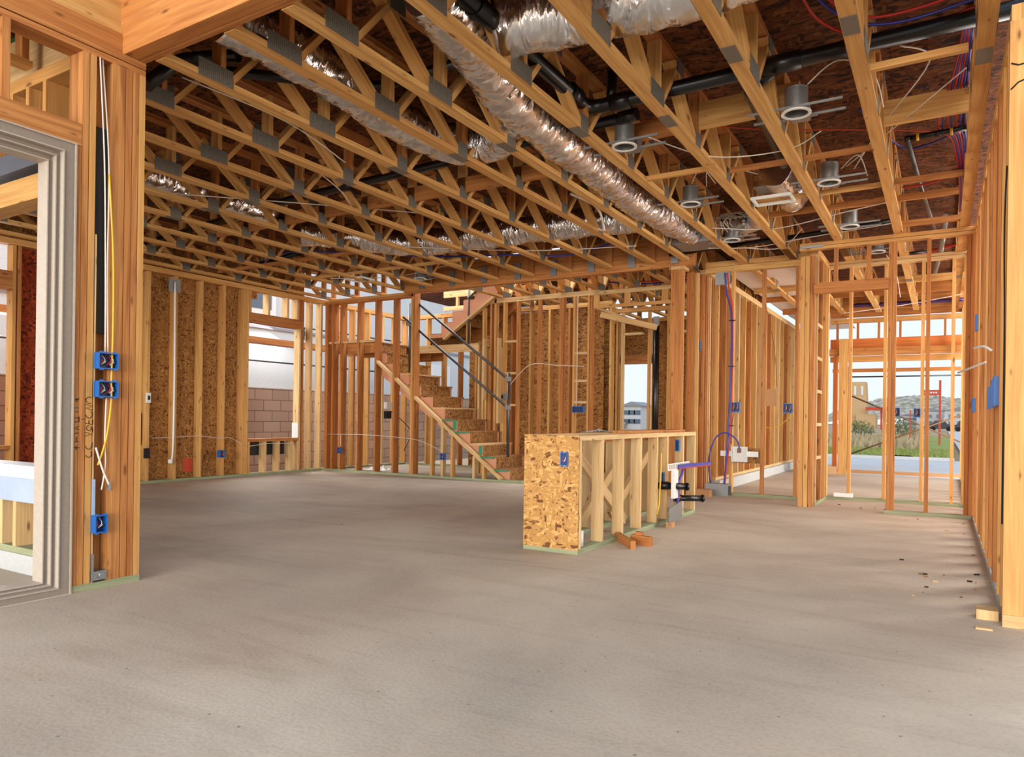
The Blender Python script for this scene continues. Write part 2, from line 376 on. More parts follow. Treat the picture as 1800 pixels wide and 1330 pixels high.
# ------------------------------------------------------------------ stair front wall (Y=9.4)
W=thing('stud_partition','stud wall in front of the staircase, its right end cut down in a slope under the stringer','stud wall',(-8.5,9.47,0))
plates(W,'x',9.4,9.54,-9.62,-5.45,top=False)
bd(W,'top_plate',-9.62,-7.6,9.4,9.54,3.042,3.08); bd(W,'top_plate',-9.62,-7.6,9.4,9.54,3.0,3.04,FIR)
for x,m in((-9.62,FIR),(-9.58,FIR),(-9.45,FIR),(-9.25,FIR),(-8.84,FIR),(-8.43,FIR),(-8.02,FIR)): stud(W,x,9.4,S,3.0,S,.14,m)
for x,m in((-7.635,PINE),(-7.595,FIR)): stud(W,x,9.4,S,3.08,S,.14,m)
def slopez(x): return .02+(-5.83-x)*.747
o=MB().beam((-8.43,9.45,slopez(-8.43)),(-5.85,9.45,.045),.09,.038,(0,1,0)).build('sloped_plate',PALE,W)
for x in(-7.2,-6.98,-6.79,-6.36,-6.18):
    stud(W,x,9.4,S,slopez(x)-.03,S,.089,PALE if x in(-6.98,-6.36) else PINE,'cripple_stud')
bd(W,'blocking',-9.58,-8.44,9.42,9.46,2.285,2.32,PALE)
# ------------------------------------------------------------------ staircase
W=thing('staircase','unfinished timber staircase climbing left to a landing then back to the right','staircase',(-7,9.97,0))
NR=12; rise=.1925; run=.253; X1=-5.80
def stepx(k): return X1-(k-1)*run    # nosing x of tread k
pts=[(X1+.03,9.55,0)]
for k in range(1,NR):
    pts+= [(stepx(k)+.02,9.55,(k-1)*rise),(stepx(k)+.02,9.55,k*rise-.025)]
pts=[p for i,p in enumerate(pts) if i==0 or (V(p)-V(pts[i-1])).length>1e-4]
xe=stepx(NR-1)-run+.02
pts+=[(xe,9.55,(NR-1)*rise-.025),(xe,9.55,(NR-1)*rise-.30)]
pts+=[(-5.88,9.55,0)]
for yy in(9.55,10.42):
    q=[V((p[0],yy,p[2])) for p in pts]
    MB().poly(q,(0,.04,0),0).build('stringer',STRING,W)
for k in range(1,NR):
    xk=stepx(k)
    MB().box(xk-run+.02,xk+.03,9.545,10.48,k*rise-.025,k*rise).build('tread',OSBS if k%3 else PALE,W)
    MB().box(xk,xk+.015,9.59,10.42,(k-1)*rise,k*rise-.025).build('riser',OSBS,W)
MB().box(stepx(12),stepx(12)+.015,9.59,10.42,11*rise,12*rise-.025).build('riser',OSBS,W)
for k in(1,2,4,5): MB().box(stepx(k)-.2,stepx(k)+.02,9.455,9.55,k*rise-.028,k*rise-.008).build('adhesive_bead',GREENP,W)
for k in(3,5): MB().box(stepx(k)+.02,stepx(k)+.03,9.46,9.55,(k-1)*rise+.02,k*rise-.03).build('adhesive_bead',GREENP,W)
# landing
ZL=12*rise
MB().box(-9.6,stepx(12)+.03,9.56,11.62,ZL-.02,ZL).build('landing_deck',OSBS,W)
MB().box(-9.6,stepx(12),9.55,9.59,ZL-.2,ZL-.02).build('landing_joist',FIR,W)
for y in(9.95,10.35,10.75,11.15,11.55): MB().box(-9.6,stepx(12),y,y+.04,ZL-.2,ZL-.02).build('landing_joist',FIR,W)
# extended landing towards flight two
MB().box(stepx(12)+.03,-7.05,10.56,11.62,ZL-.02,ZL).build('landing_deck',PALE,W)
MB().box(stepx(12)+.03,-7.05,10.56,10.6,ZL-.14,ZL-.02).build('landing_joist',PALE,W)
# flight two, rises to the right
X2=-8.08; pts=[(X2,10.52,ZL-.0)]
for k in range(1,7):
    x=X2+(k-1)*.24; pts+=[(x,10.52,ZL+k*rise),(x+.24,10.52,ZL+k*rise)]
xe=X2+6*.24; pts=pts[:-1]+[(xe,10.52,ZL+6*rise),(xe,10.52,ZL+.86),(X2+.33,10.52,ZL+.13),(X2,10.52,ZL+.13)]
for yy in(10.52,11.5): MB().poly([V((p[0],yy,p[2])) for p in pts],(0,.04,0),0).build('stringer',STRING if yy<11 else FIR,W)
for x in(-7.35,-7.0,-6.75): MB().box(x,x+.04,10.6,10.69,ZL-.02 if x<-7.04 else 0,ZL+.13+(x+7.75)*.66).build('support_stud',PINE,W)
for k in range(1,6):
    x=X2+(k-1)*.24
    MB().box(x-.02,x+.26,10.56,11.5,ZL+k*rise,ZL+k*rise+.02).build('tread',OSBS,W); MB().box(x,x+.015,10.56,11.5,ZL+(k-1)*rise,ZL+k*rise).build('riser',OSBS,W)
MB().beam((X2+.30,10.53,ZL+.10),(xe,10.53,ZL+.83),.09,.038,(0,1,0)).build('sloped_plate',PALE,W)
# temporary guard rails
W=thing('stair_guardrail','dark steel tube temporary guard rail running up the stairs on two posts','guardrail',(-5.8,9.55,rise*2))
def rail(nm,a,b,r=.021,m=STEEL): MB().tube([a,b],r,10).build(nm,m,W)
rail('post',(-5.80,9.55,.385),(-5.80,9.55,1.70)); rail('post',(-7.82,9.6,1.74),(-7.82,9.6,2.93)); rail('post',(-7.24,10.52,2.3),(-7.24,10.52,3.4))
rail('upper_rail',(-5.80,9.52,1.60),(-7.9,9.52,3.13)); rail('lower_rail',(-5.80,9.52,1.16),(-7.9,9.52,2.69))
rail('upper_rail',(-7.24,10.49,3.1),(-6.6,10.49,3.55))
for p in((-5.80,9.53,1.60),(-5.80,9.53,1.16),(-7.82,9.57,2.58)): MB().box(p[0]-.035,p[0]+.035,p[1]-.035,p[1]+.035,p[2]-.035,p[2]+.035).build('clamp',GALV,W)

# ------------------------------------------------------------------ stair back wall (Y=11.7) and centre wall (Y=10.6)
W=thing('stud_partition','stud wall behind the staircase standing beyond the upper flight','stud wall',(-7.5,11.75,0))
plates(W,'x',11.68,11.82,-9.6,-5.0,zt=3.08)
for i in range(12): stud(W,-9.5+i*.406,11.68,S,3.0,S,.14,PINE if i%3 else FIR)
bd(W,'sheathing_panel',-8.1,-5.2,11.82,11.835,0,3.0,OSBW)
for x in(-7.1,-6.95,-6.62): stud(W,x,10.62,0,2.2,S,.14,PALE if x<-7 else PINE)
bd(W,'upper_plate',-8.6,-6.9,11.6,11.66,3.12,3.2,PALE); bd(W,'upper_plate',-8.6,-6.9,11.6,11.66,3.38,3.5,PALE)
for x in(-8.3,-7.8,-7.3): bd(W,'upper_block',x,x+.05,11.6,11.66,3.2,3.38,PALE)
W=thing('stud_partition','stud wall right of the staircase with plate line ending at the soffit frame','stud wall',(-5.8,10.65,0))
bd(W,'top_plate',-6.85,-4.75,10.6,10.69,3.042,3.08,PALE); bd(W,'top_plate',-6.85,-4.75,10.6,10.69,3.0,3.04,PALE); bd(W,'bottom_plate',-6.85,-4.75,10.6,10.69,0,S,GREENW)
for x in(-6.84,-6.57,-6.30,-5.88,-5.47,-5.43,-5.22,-4.96,-4.91): stud(W,x,10.6,S,3.0,S,.089,PINE if x in(-6.57,-5.22,-4.96) else FIR)
for x,z in((-6.53,2.3),(-6.53,1.75),(-6.53,1.2),(-5.18,2.05),(-5.18,1.6),(-5.18,1.25)): bd(W,'blocking',x,x+.25,10.6,10.69,z,z+S,PALE)
stud(W,-6.80,10.3,1.3,2.35,.04,.09,PALE); stud(W,-6.5,10.3,.9,2.35,.04,.09,PALE,)
# soffit ladder frame
W=thing('soffit_frame','ladder shaped soffit frame spanning from the stair wall to the tall corner post','soffit frame',(-4.1,10.65,2.7))
bd(W,'rail',-4.86,-3.0,10.6,10.64,3.0,3.06,PALE); bd(W,'rail',-4.86,-3.0,10.6,10.64,2.78,2.83,PINE)
for x in(-4.86,-4.33,-3.72,-3.1): bd(W,'rung',x,x+.09,10.605,10.64,2.83,3.0,PINE)
bd(W,'rail',-4.86,-4.82,10.64,13.0,2.78,2.82,PALE)
MB().beam((-4.8,10.75,2.7),(-4.0,11.2,2.5),.09,.04,(0,0,1)).build('brace',PALE,W)
# far exterior wall (Y=14)
W=thing('stud_partition','far exterior stud wall with strand board panels and two narrow window openings','stud wall',(-6.5,14.05,0))
plates(W,'x',14,14.14,-9.6,-3.0,zt=3.08)
def win(x0,x1,zs,zh):
    bd(W,'header',x0-.06,x1+.06,14,14.14,zh,zh+.18,FIR); bd(W,'sill',x0-.04,x1+.04,14,14.14,zs-.04,zs,PINE)
    for x in(x0-.08,x0-.04,x1,x1+.04): stud(W,x,14,S,3.0,S,.14,PINE)
win(-8.25,-7.72,.55,2.47); win(-5.75,-5.1,.45,2.15)
for x in(-9.5,-9.1,-8.7,-7.3,-6.9,-6.5,-6.1,-4.7,-4.3,-3.9,-3.5,-3.1): stud(W,x,14,S,3.0,S,.14,PINE)
bd(W,'crossbar',-8.25,-7.72,14.02,14.1,2.1,2.16,PALE)
for a,b,z0,z1 in((-9.6,-8.3,0,3.08),(-7.68,-5.8,0,3.08),(-5.06,-3.0,0,3.08),(-8.3,-7.68,2.65,3.08),(-5.8,-5.06,2.33,3.08),(-8.3,-7.68,0,.5),(-5.8,-5.06,0,.4)): bd(W,'sheathing_panel',a,b,14.14,14.152,z0,z1,OSBW)
# intermediate rear partitions with pipe
W=thing('stud_partition','stud wall behind the island carrying a tall black vent pipe','stud wall',(-4.6,12.05,0))
plates(W,'x',12,12.09,-6.6,-3.0,zt=2.98)
for x in(-6.55,-6.1,-5.05,-4.95,-4.45,-4.1,-3.75,-3.45,-3.1): stud(W,x,12,S,2.9,S,.089,PALE if x in(-4.95,-3.75) else PINE)
for x in(-4.9,-4.05): bd(W,'blocking',x,x+.35,12,12.09,2.5,2.54,PALE)
bd(W,'sheathing_panel',-6.5,-5.2,12.09,12.1,0,2.9,OSBW)
o=MB().tube([(-4.27,11.93,0),(-4.27,11.93,2.75)],.055,14).build('vent_pipe',BLACK); tag(o,'tall vertical black vent pipe between studs behind the island','pipe')
tag(MB().box(-4.3,-4.2,11.86,11.88,2.62,2.78).build('nail_plate',GALV),'grey steel nail plate at the head of the tall black vent pipe','metal plate')
# ------------------------------------------------------------------ hall wall (X=-2.75..)
W=thing('stud_partition','dense receding stud wall along the hallway on a pale concrete curb','stud wall',(-2.85,13,0))
bd(W,'curb',-2.92,-2.70,10.25,18.4,0,.15,CURB); bd(W,'bottom_plate',-2.90,-2.76,10.25,18.4,.15,.19,PALE)
bd(W,'top_plate',-2.90,-2.76,9.85,18.4,3.042,3.08,PALE); bd(W,'top_plate',-2.90,-2.76,9.85,18.4,3.0,3.04,PALE)
for i in range(20):
    y=10.3+i*.406
    stud(W,-2.90,y,.19,3.0,.14,S,[PINE,FIR,PINE,PALE][i%4])
W=thing('stud_corner','cluster of studs just right of the tall corner post','stud cluster',(-2.9,9.8,0))
for x,y,m in((-2.98,9.5,FIR),(-2.94,9.62,PINE),(-2.90,9.75,FIR),(-2.90,9.85,FIR),(-2.90,9.95,PINE),(-2.90,10.05,PALE),(-2.9,10.15,FIR)): stud(W,x,y,0,3.0,.09,S,m)
tag(MB().box(-2.75,-1.76,10.3,18.4,3.19,3.2).build('ceiling_sheet',plain('pale_sheet',(226,206,192),.8)),'pale pinkish sheet fixed between trusses beyond the water tubes','sheet')
# tall corner post under the long beam
W=thing('corner_post','tall square built-up fir post carrying the right end of the long beam','post',(-2.98,9.3,0))
for k,m in enumerate((FIR,FIR,PINE)): MB().box(-3.10,-2.96,9.2+k*.05,9.245+k*.05,0,2.98).build('ply',m,W)
bd(W,'cap_block',-3.12,-2.92,9.18,9.4,2.98,3.02,PALE)
# long beam
W=thing('long_beam','long deep wooden beam crossing above the staircase to the corner post','beam',(-5.3,9.25,3.02))
bd(W,'ply',-7.62,-2.80,9.2,9.245,3.02,3.44,LVL); bd(W,'ply',-7.62,-2.80,9.25,9.295,3.02,3.44,LVL)
for k in range(8):
    x=-7.3+k*.6; bd(W,'joist_hanger',x,x+.1,9.17,9.2,3.06,3.3,GALV)
# ------------------------------------------------------------------ P1 wall Y=9.75
W=thing('stud_partition','open stud wall with three wide bays holding red and blue water tubes','stud wall',(-2.1,9.8,0))
bd(W,'bottom_plate',-2.75,-1.5,9.75,9.84,0,S,GREENW); bd(W,'top_plate',-2.80,-1.46,9.75,9.84,3.0,3.08,PINE); bd(W,'top_plate',-2.80,-1.46,9.75,9.84,3.085,3.15,PINE)
for x in(-2.45,-2.05,-1.635): stud(W,x,9.75,S,3.0,S,.089,FIR if x>-2.2 else PINE)
bd(W,'strand_board_backing',-2.40,-2.06,9.80,9.82,.44,.64,OSBS)
bd(W,'backing_block',-2.0,-1.85,9.72,9.74,1.2,1.42,CARD)
# closet wall post
W=thing('stud_post','broad built-up post at the left side of the doorway with blocking behind','post',(-1.38,9.06,0))
for k,m in enumerate((PINE,PINE,FIR)): MB().box(-1.46+k*.055,-1.41+k*.055,9.02,9.11,0,2.95).build('ply',m,W)
W=thing('stud_partition','short return stud wall running back from the broad doorway post','stud wall',(-1.34,9.6,0))
bd(W,'bottom_plate',-1.38,-1.29,9.15,10.15,0,S,GREENW); bd(W,'top_plate',-1.38,-1.29,9.15,10.15,3.0,3.08,PINE)
for y,m in((9.2,PALE),(9.6,FIR),(9.95,PINE),(10.02,FIR)): stud(W,-1.38,y,S,3.0,.09,S,m)
for z in(.55,.95,1.35,1.75,2.15): bd(W,'blocking',-1.38,-1.29,9.24,9.6,z,z+S,PALE)
# P2 wall
W=thing('stud_partition','far doorway side stud wall one bay behind the green plated front wall','stud wall',(-.55,10.2,0))
bd(W,'bottom_plate',-1.37,.27,10.15,10.24,0,S,GREENW); bd(W,'top_plate',-1.37,.27,10.15,10.24,3.0,3.04,PALE); bd(W,'top_plate',-1.37,.27,10.15,10.24,3.045,3.08,PALE)
for x in(-1.33,-1.05,-.65,-.24,.08,.2): stud(W,x,10.15,S,3.0,S,.089,PINE)
bd(W,'foam_gasket',-1.2,-.98,10.13,10.2,S,.09,WHITE)
# P3 wall with door header
W=thing('stud_partition','front stud wall beside the right wall with green bottom plate and a doorway header','stud wall',(-.1,8.97,0))
bd(W,'bottom_plate',-.55,.27,8.93,9.02,0,S,GREENW,'green treated plate'); bd(W,'top_plate',-1.46,.27,8.93,9.02,3.04,3.08,PINE); bd(W,'top_plate',-1.46,.27,8.93,9.02,3.0,3.035,PINE)
bd(W,'header',-1.30,-.51,8.93,9.02,2.49,2.61,FIR)
for x,z,m in((-.53,S,FIR),(-.49,S,FIR),(-.165,S,FIR),(.20,S,FIR),(.235,S,FIR)): stud(W,x,8.93,z,3.0,S,.089,m)
for x in(-1.09,-.75): stud(W,x,8.93,2.61,3.0,S,.089,FIR,'cripple_stud')
bd(W,'metal_strap',-1.45,-1.2,8.915,8.93,3.02,3.05,GALV)
# ------------------------------------------------------------------ right wall
W=thing('wall_right',None,None,(.34,9,0),kind='structure'); W['label']='long right exterior stud wall receding toward the street opening'
bd(W,'bottom_plate',.275,.41,4.36,15.2,0,.05,CURB); bd(W,'top_plate',.27,.41,4.31,15.2,3.0,3.08,PINE)
y=4.8; i=0
for y,m in((4.40,PALE),(4.55,PINE),(4.85,PINE),(5.22,FIR),(5.3,FIR),(5.75,FIR),(6.15,FIR),(6.55,PINE),(6.97,FIR),(7.4,FIR),(7.8,PINE),(8.2,FIR),(8.6,FIR),(8.86,FIR),(9.3,PINE),(9.7,PINE),(10.1,FIR),(10.5,PINE),(10.9,PINE),(11.3,PINE),(11.7,PINE),(12.1,PINE),(12.5,PINE),(12.9,PINE),(13.3,PINE),(13.7,PINE),(14.1,PINE),(14.5,PINE),(14.9,PINE)):
    stud(W,.27,y,.05,3.0,.14,S,m)
MB().box(.265,.41,4.31,4.35,.06,3.0).build('end_stud',PINE,W); MB().box(.265,.6,4.30,4.345,0,.06).build('bottom_plate',PALE,W)
bd(W,'end_stud',.41,.55,4.31,4.35,.06,3.0,PINE)
# ------------------------------------------------------------------ patio door wall (X=-4.1 face)
W=thing('wall_patio',None,None,(-4.17,2.3,0),kind='structure'); W['label']='near left wall end with clustered studs beside the patio door'
x0,x1=-4.24,-4.10
bd(W,'bottom_plate',x0,x1+.005,2.136,2.53,0,.038,GREENW,'green treated plate')
for y,m in((2.169,FIR),(2.208,PINE)): stud(W,x0,y,S,3.0,.14,.034,m)
stud(W,x0,2.138,S,2.465,.14,.028,FIR)
stud(W,x0-.02,2.247,S,3.0,.09,.085,FIR,)
for y0_,y1_,m in((2.333,2.4075,FIR),(2.412,2.450,FIR),(2.4545,2.488,FIR),(2.4925,2.53,PINE)): bd(W,'stud',x0,x1,y0_,y1_,S,3.0,m)
bd(W,'edge_strip',x1-.006,x1,2.249,2.256,S,2.0,PALE)
bd(W,'top_plate',x0,x1,-.8,2.53,3.0,3.034,FIR); bd(W,'top_plate',x0,x1+.003,-.8,2.53,3.04,3.078,FIR)
bd(W,'header',x0,x1,-.8,2.166,2.468,2.59,FIR)
for y in(1.28,1.77): stud(W,x0,y,2.59,3.0,.14,S,FIR,'cripple_stud')
bd(W,'black_membrane',x0+.01,x0+.03,1.3,2.166,2.59,2.63,DARK)
MB().box(x1-.045,x1-.035,2.25,2.33,1.45,2.62).build('black_membrane',DARK,W)
bd(W,'rim_board',x0,x1-.02,-.8,2.5,3.08,3.20,LVL); bd(W,'rim_board',x0+.05,x1-.04,-.8,2.5,3.2,3.52,PINE)
# patio door frame
W=thing('patio_door_frame','beige vinyl sliding patio door frame at the near left','door frame',(-4.16,1,0))
def ring(nm,ya,yb,zt0,zt1,zb0,zb1,xa,xb,m):
    """upright at ya..yb, head zt0..zt1, sill zb0..zb1"""
    mb=MB().box(xa,xb,ya,yb,zb0,zt1).box(xa,xb,-.8,ya,zt0,zt1).box(xa,xb,-.8,ya,zb0,zb1)
    mb.build(nm,m,W)
ring('outer_frame',2.072,2.128,2.415,2.462,.0,.04,-4.24,-4.095,VINYL)
ring('outer_edge',2.128,2.136,2.462,2.470,-.0,.006,-4.20,-4.085,VINYLL)
ring('inner_edge',2.066,2.072,2.408,2.415,.04,.046,-4.24,-4.085,VINYLL)
ring('middle_frame',2.046,2.066,2.385,2.408,.046,.058,-4.24,-4.125,VINYL)
ring('track_edge',2.040,2.046,2.379,2.385,.058,.064,-4.24,-4.115,VINYLL)
ring('inner_frame',2.018,2.040,2.355,2.379,.064,.072,-4.24,-4.15,VINYL)
ring('glazing_edge',2.012,2.018,2.349,2.355,.072,.078,-4.24,-4.14,VINYLL)
# patio window wall, Y=2.25
W=thing('wall_patio_window',None,None,(-6.5,2.3,0),kind='structure'); W['label']='low framed patio wall with window opening on a grey curb seen through the door'
bd(W,'curb',-9.6,-4.26,2.24,2.40,0,.115,CURB); bd(W,'bottom_plate',-9.6,-4.26,2.25,2.39,.115,.155,GREENW)
for x in(-5.16,-4.99,-4.635,-5.6,-6.0,-6.4,-6.8,-7.2,-7.6,-8.0,-8.4,-8.8,-9.2): stud(W,x,2.25,.155,.6 if x<-4.4 else 3.0,S,.14,PALE,'cripple_stud')
bd(W,'sill',-9.2,-4.30,2.25,2.39,.6,.64,PALE)
bd(W,'sill_flashing',-9.2,-4.26,2.225,2.40,.59,.665,FLASH,'white sill flashing'); bd(W,'lower_flashing',-9.2,-4.26,2.235,2.25,.44,.59,FLASHG,'blue grey flashing membrane')
bd(W,'header',-9.4,-4.26,2.25,2.39,2.30,2.45,PINE); 
MB().beam((-9.4,2.32,2.50),(-4.27,2.32,2.56),.19,.12,(0,1,0)).build('membrane_wrap',GREYM,W)
for x in(-5.9,-5.5,-5.1,-4.9,-4.7): stud(W,x,2.25,2.6,3.0,S,.14,PINE,'cripple_stud')
bd(W,'top_plate',-9.6,-4.26,2.25,2.39,3.0,3.08,PINE)
bd(W,'anchor_strap',-4.62,-4.54,2.23,2.25,.08,.2,GALV)
tag(MB().box(-9.6,-4.26,2.28,2.36,3.085,3.36).build('patio_beam',PALE),'pale yellow beam with green top edge over the patio wall','beam')
tag(MB().box(-9.6,-4.26,2.275,2.365,3.36,3.385).build('edge_strip',GREEND),'dark green painted strip along top of the pale patio beam','strip')
# near beam from the patio corner
W=thing('near_beam','thick fir beam at the top left resting on the near wall corner','beam',(-2.5,2.6,3.08))
bd(W,'ply',-4.2,.4,2.40,2.485,3.082,3.50,LVL); bd(W,'ply',-4.2,.4,2.49,2.53,3.082,3.50,FIR)
W['label']='thick fir beam at the top left corner resting on the near wall plates'
# ------------------------------------------------------------------ floor trusses
def truss(x,y0,y1,label,group,splices=(4.7,),nodes=None,first=2.9,mat=PINE):
    t=thing('floor_truss',label,'floor truss',(x,(y0+y1)/2,ZC),group)
    h=S; w=.089
    bc=MB().box(x-w/2,x+w/2,y0,y1,ZC,ZC+h).build('bottom_chord',mat,t)
    tc_=MB().box(x-w/2,x+w/2,y0,y1,ZT-h,ZT).build('top_chord',FIR,t)
    zb,zt=ZC+h,ZT-h
    ys=[]; y=first
    while y<y1-.15:
        if y>y0+.1: ys.append(y)
        y+=.9
    for i,y in enumerate(ys):
        MB().box(x-w/2,x+w/2,y+.02,y+.058,zb,zt).build('web',PINE if i%2 else FIR,t)
        for a,b in((y-.06,y-.58),(y+.10,y+.42)):
            if a>y0 and y0<b<y1 and a<y1:
                zz=zt if b<y else zt
                MB().beam((x,a,zb+.005),(x,b,zz),w,h,(1,0,0)).build('web',mat,t)
        for sx in(-1,1):
            L_=.14 if i<2 else .07
            MB().box(x+sx*(w/2+.0015),x+sx*(w/2+.003),y-L_,y+L_*.8,ZC-.0,ZC+.11).build('connector_plate',PLATE,bc)
    for y in [q-.45 for q in ys]+[y1-.1]:
        if y>y0:
            for sx in(1,): MB().box(x+sx*(w/2+.0015),x+sx*(w/2+.003),y-.07,y+.07,ZT-.1,ZT).build('connector_plate',PLATE,tc_)
    for s in splices:
        if y0<s<y1: MB().box(x-w/2+.004,x+w/2-.004,s-.1,s+.1,ZC-.003,ZC-.001).build('connector_plate',PLATE,bc)
    for yy in(y0+.02,y1-.06): MB().box(x-w/2,x+w/2,yy,yy+S,zb,zt).build('web',FIR,t)
    return t
ORD=['first','second','third','fourth','fifth','sixth','seventh','eighth','ninth','tenth','eleventh','twelfth','thirteenth','fourteenth','fifteenth','sixteenth','seventeenth']
XS=[.175,-.44,-1.05,-1.665,-2.285,-2.90,-3.355,-3.975,-4.59,-5.21,-5.83,-6.45,-7.07,-7.69,-8.31,-8.93,-9.5]
protos={}
for i,x in enumerate(XS):
    if i<4: key=('r',i%2); y1=8.98 if i<2 else (9.85 if i==2 else 9.80); sp=(4.12,) if i in(1,2) else (4.83,)
    elif x>-7.6: key='m'; y1=9.19; sp=(4.7,)
    else: key='l'; y1=9.52; sp=(4.7,)
    lab='open-web wooden floor truss overhead, %s from the long right wall'%ORD[i]
    if i<4: t=truss(x,2.54,y1,lab,'floor trusses over the main room',sp,first=3.6)
    elif key in protos:
        t=None
        index_kids(); t=copy_tree(protos[key]); t.location.x=x; t['label']=lab
    else:
        t=truss(x,2.54,y1,lab,'floor trusses over the main room',sp); protos[key]=t
# hall trusses beyond the right wall frames
pr=None
for i,x in enumerate((.17,-.44,-1.05,-1.66,-2.27)):
    lab='open-web floor truss over the front entry beyond the doorway, %s from the right wall'%ORD[i]
    if pr is None: pr=truss(x,10.0 if i else 9.1,15.1,lab,'floor trusses over the entry',(11.9,),first=9.8)
    else:
        index_kids(); t=copy_tree(pr); t.location.x=x; t['label']=lab
# rear trusses behind the long beam
pr=None
for i,x in enumerate((-3.0,-3.6,-4.2,-4.8,-5.4,-6.0,-6.6)):
    lab='open-web floor truss behind the long beam, %s left of the corner post'%ORD[i]
    if pr is None: pr=truss(x,9.35,14.1,lab,'floor trusses over the rear rooms',(),first=9.8)
    else:
        index_kids(); t=copy_tree(pr); t.location.x=x; t['label']=lab
# patio trusses
pr=None
for i,x in enumerate((-4.8,-5.4,-6.0,-6.6,-7.2)):
    lab='open-web floor truss over the patio, %s beyond the patio door'%ORD[i]
    if pr is None: pr=truss(x,-1.1,2.22,lab,'floor trusses over the patio',(),first=-.4)
    else:
        index_kids(); t=copy_tree(pr); t.location.x=x; t['label']=lab
# strongbacks and blocking between trusses
n=0
for (xa,xb,y,z0,z1,lab) in((-7.6,-2.95,5.62,3.15,3.29,'long strongback board crossing the trusses in mid room, left half'),
    (-2.24,-1.71,5.95,3.085,3.123,'flat block nailed between trusses beside a can light'),(-1.6,-.45,6.25,3.14,3.18,'flat blocking board crossing above the middle can lights'),
    (-1.6,-.45,7.2,3.12,3.16,'flat blocking board framing the ceiling register'),(-1.6,.15,7.9,3.16,3.22,'blocking board behind the ceiling register near the doorway'),
    (-.4,.13,5.95,3.20,3.38,'deep blocking board between the two rightmost trusses'),(-.4,.13,7.2,3.12,3.17,'narrow blocking board beneath the gas pipe'),(-1.62,-.9,5.4,3.22,3.42,'deep knotty blocking board behind the black branch pipe'),
    (-2.2,-1.7,5.4,3.22,3.36,'knotty blocking board beside the nearest left can light'),(-.4,.1,4.75,3.10,3.14,'short scrap block hung beside the black pipe at right'),
    (-9.3,-6.5,6.9,3.10,3.14,'long bracing board under the far left trusses'),(-8.5,-5.6,7.9,3.10,3.14,'pale bracing board laid over the far left trusses'),(-.42,.13,8.7,3.1,3.16,'block over the doorway plate at right')):
    tag(MB().box(xa,xb,y,y+S,z0,z1).build('blocking_board',PINE if n%2 else FIR),lab,'board'); n+=1
# ------------------------------------------------------------------ foil ducts
def duct(path,r,label,name='foil_duct',seg=26,amp=.14):
    P=smooth(path,10); rs=random.Random(len(label)); ph=[rs.random()*6 for _ in range(6)]
    # resample finely
    out=[]
    for i in range(len(P)-1):
        m=max(1,int((P[i+1]-P[i]).length/.02))
        for j in range(m): out.append(P[i].lerp(P[i+1],j/m))
    out.append(P[-1])
    L0=[0]
    noise={}
    def rf(i,j,L,a):
        w=1+.05*math.sin(L*7+ph[0])+.035*math.sin(L*15+2*a+ph[1])+.03*math.sin(L*33+5*a+ph[2])
        w+=amp*.28*math.sin(L*70+3*math.sin(a*3+ph[3])+ph[4])*(.5+.5*math.sin(a*4+L*9))
        w+=(rs.random()-.5)*amp*.35
        if math.sin(a)<0: pass
        return r*w
    b=MB(); b.tube(out,r,seg,True,rf)
    return tag(b.build(name,FOIL),label,'duct')
duct([(-2.45,3.1,3.35),(-2.52,3.6,3.33),(-2.66,4.2,3.30),(-2.70,4.9,3.27),(-2.72,5.9,3.28),(-2.76,6.9,3.28),(-2.68,7.9,3.28),(-2.62,8.5,3.28)],.165,'silver foil duct running lengthwise over the island toward the corner post')
duct([(-6.9,6.3,3.28),(-6.4,6.9,3.28),(-6.0,7.35,3.26),(-4.9,7.45,3.26),(-3.7,7.5,3.26),(-2.9,7.7,3.28)],.16,'long silver foil duct crossing the room sideways above the staircase side')
duct([(-3.66,2.7,3.33),(-3.62,3.3,3.33),(-3.66,4.2,3.30),(-3.58,4.8,3.28),(-3.2,5.0,3.28),(-2.8,4.6,3.3)],.15,'silver foil duct at upper left that bends to join the lengthwise duct')
duct([(-6.6,3.9,3.3),(-6.64,4.6,3.28),(-6.6,5.6,3.3)],.15,'short crinkled foil duct beside the near left post')
duct([(-2.3,3.62,3.34),(-1.8,3.74,3.34),(-1.2,3.80,3.34),(-.7,3.78,3.34)],.17,'wide smooth silver duct crossing at the top middle edge','foil_duct',26,.03)
duct([(-1.35,6.9,3.3),(-1.3,7.4,3.25),(-1.35,7.8,3.3)],.14,'short foil duct boot behind the ceiling register')
duct([(-2.35,8.6,3.3),(-1.9,8.5,3.3),(-1.75,8.0,3.34)],.12,'crumpled foil duct end between two can lights near the corner post')
tag(MB().box(-2.95,-2.3,8.5,8.95,3.14,3.42).build('plenum_box',GALV),'square sheet metal plenum box joining the ducts by the corner post','plenum')
# ceiling registers
def register(x,y,dx,dy,label):
    t=thing('ceiling_register',label,'air vent',(x,y,3.085),'ceiling registers')
    MB().box(x,x+dx,y,y+.02,3.085,3.11).box(x,x+dx,y+dy-.02,y+dy,3.085,3.11).box(x,x+.02,y+.02,y+dy-.02,3.085,3.11).box(x+dx-.02,x+dx,y+.02,y+dy-.02,3.085,3.11).build('rim',WHITE,t)
    MB().box(x+.02,x+dx-.02,y+.02,y+dy-.02,3.2,3.21).build('boot',GALV,t)
register(-1.58,6.95,.36,.26,'rectangular white rimmed ceiling register between the middle trusses')
register(-6.95,3.2,.4,.3,'rectangular ceiling register just right of the near left post')
register(-7.9,8.1,.35,.3,'rectangular ceiling register above the stair front wall')
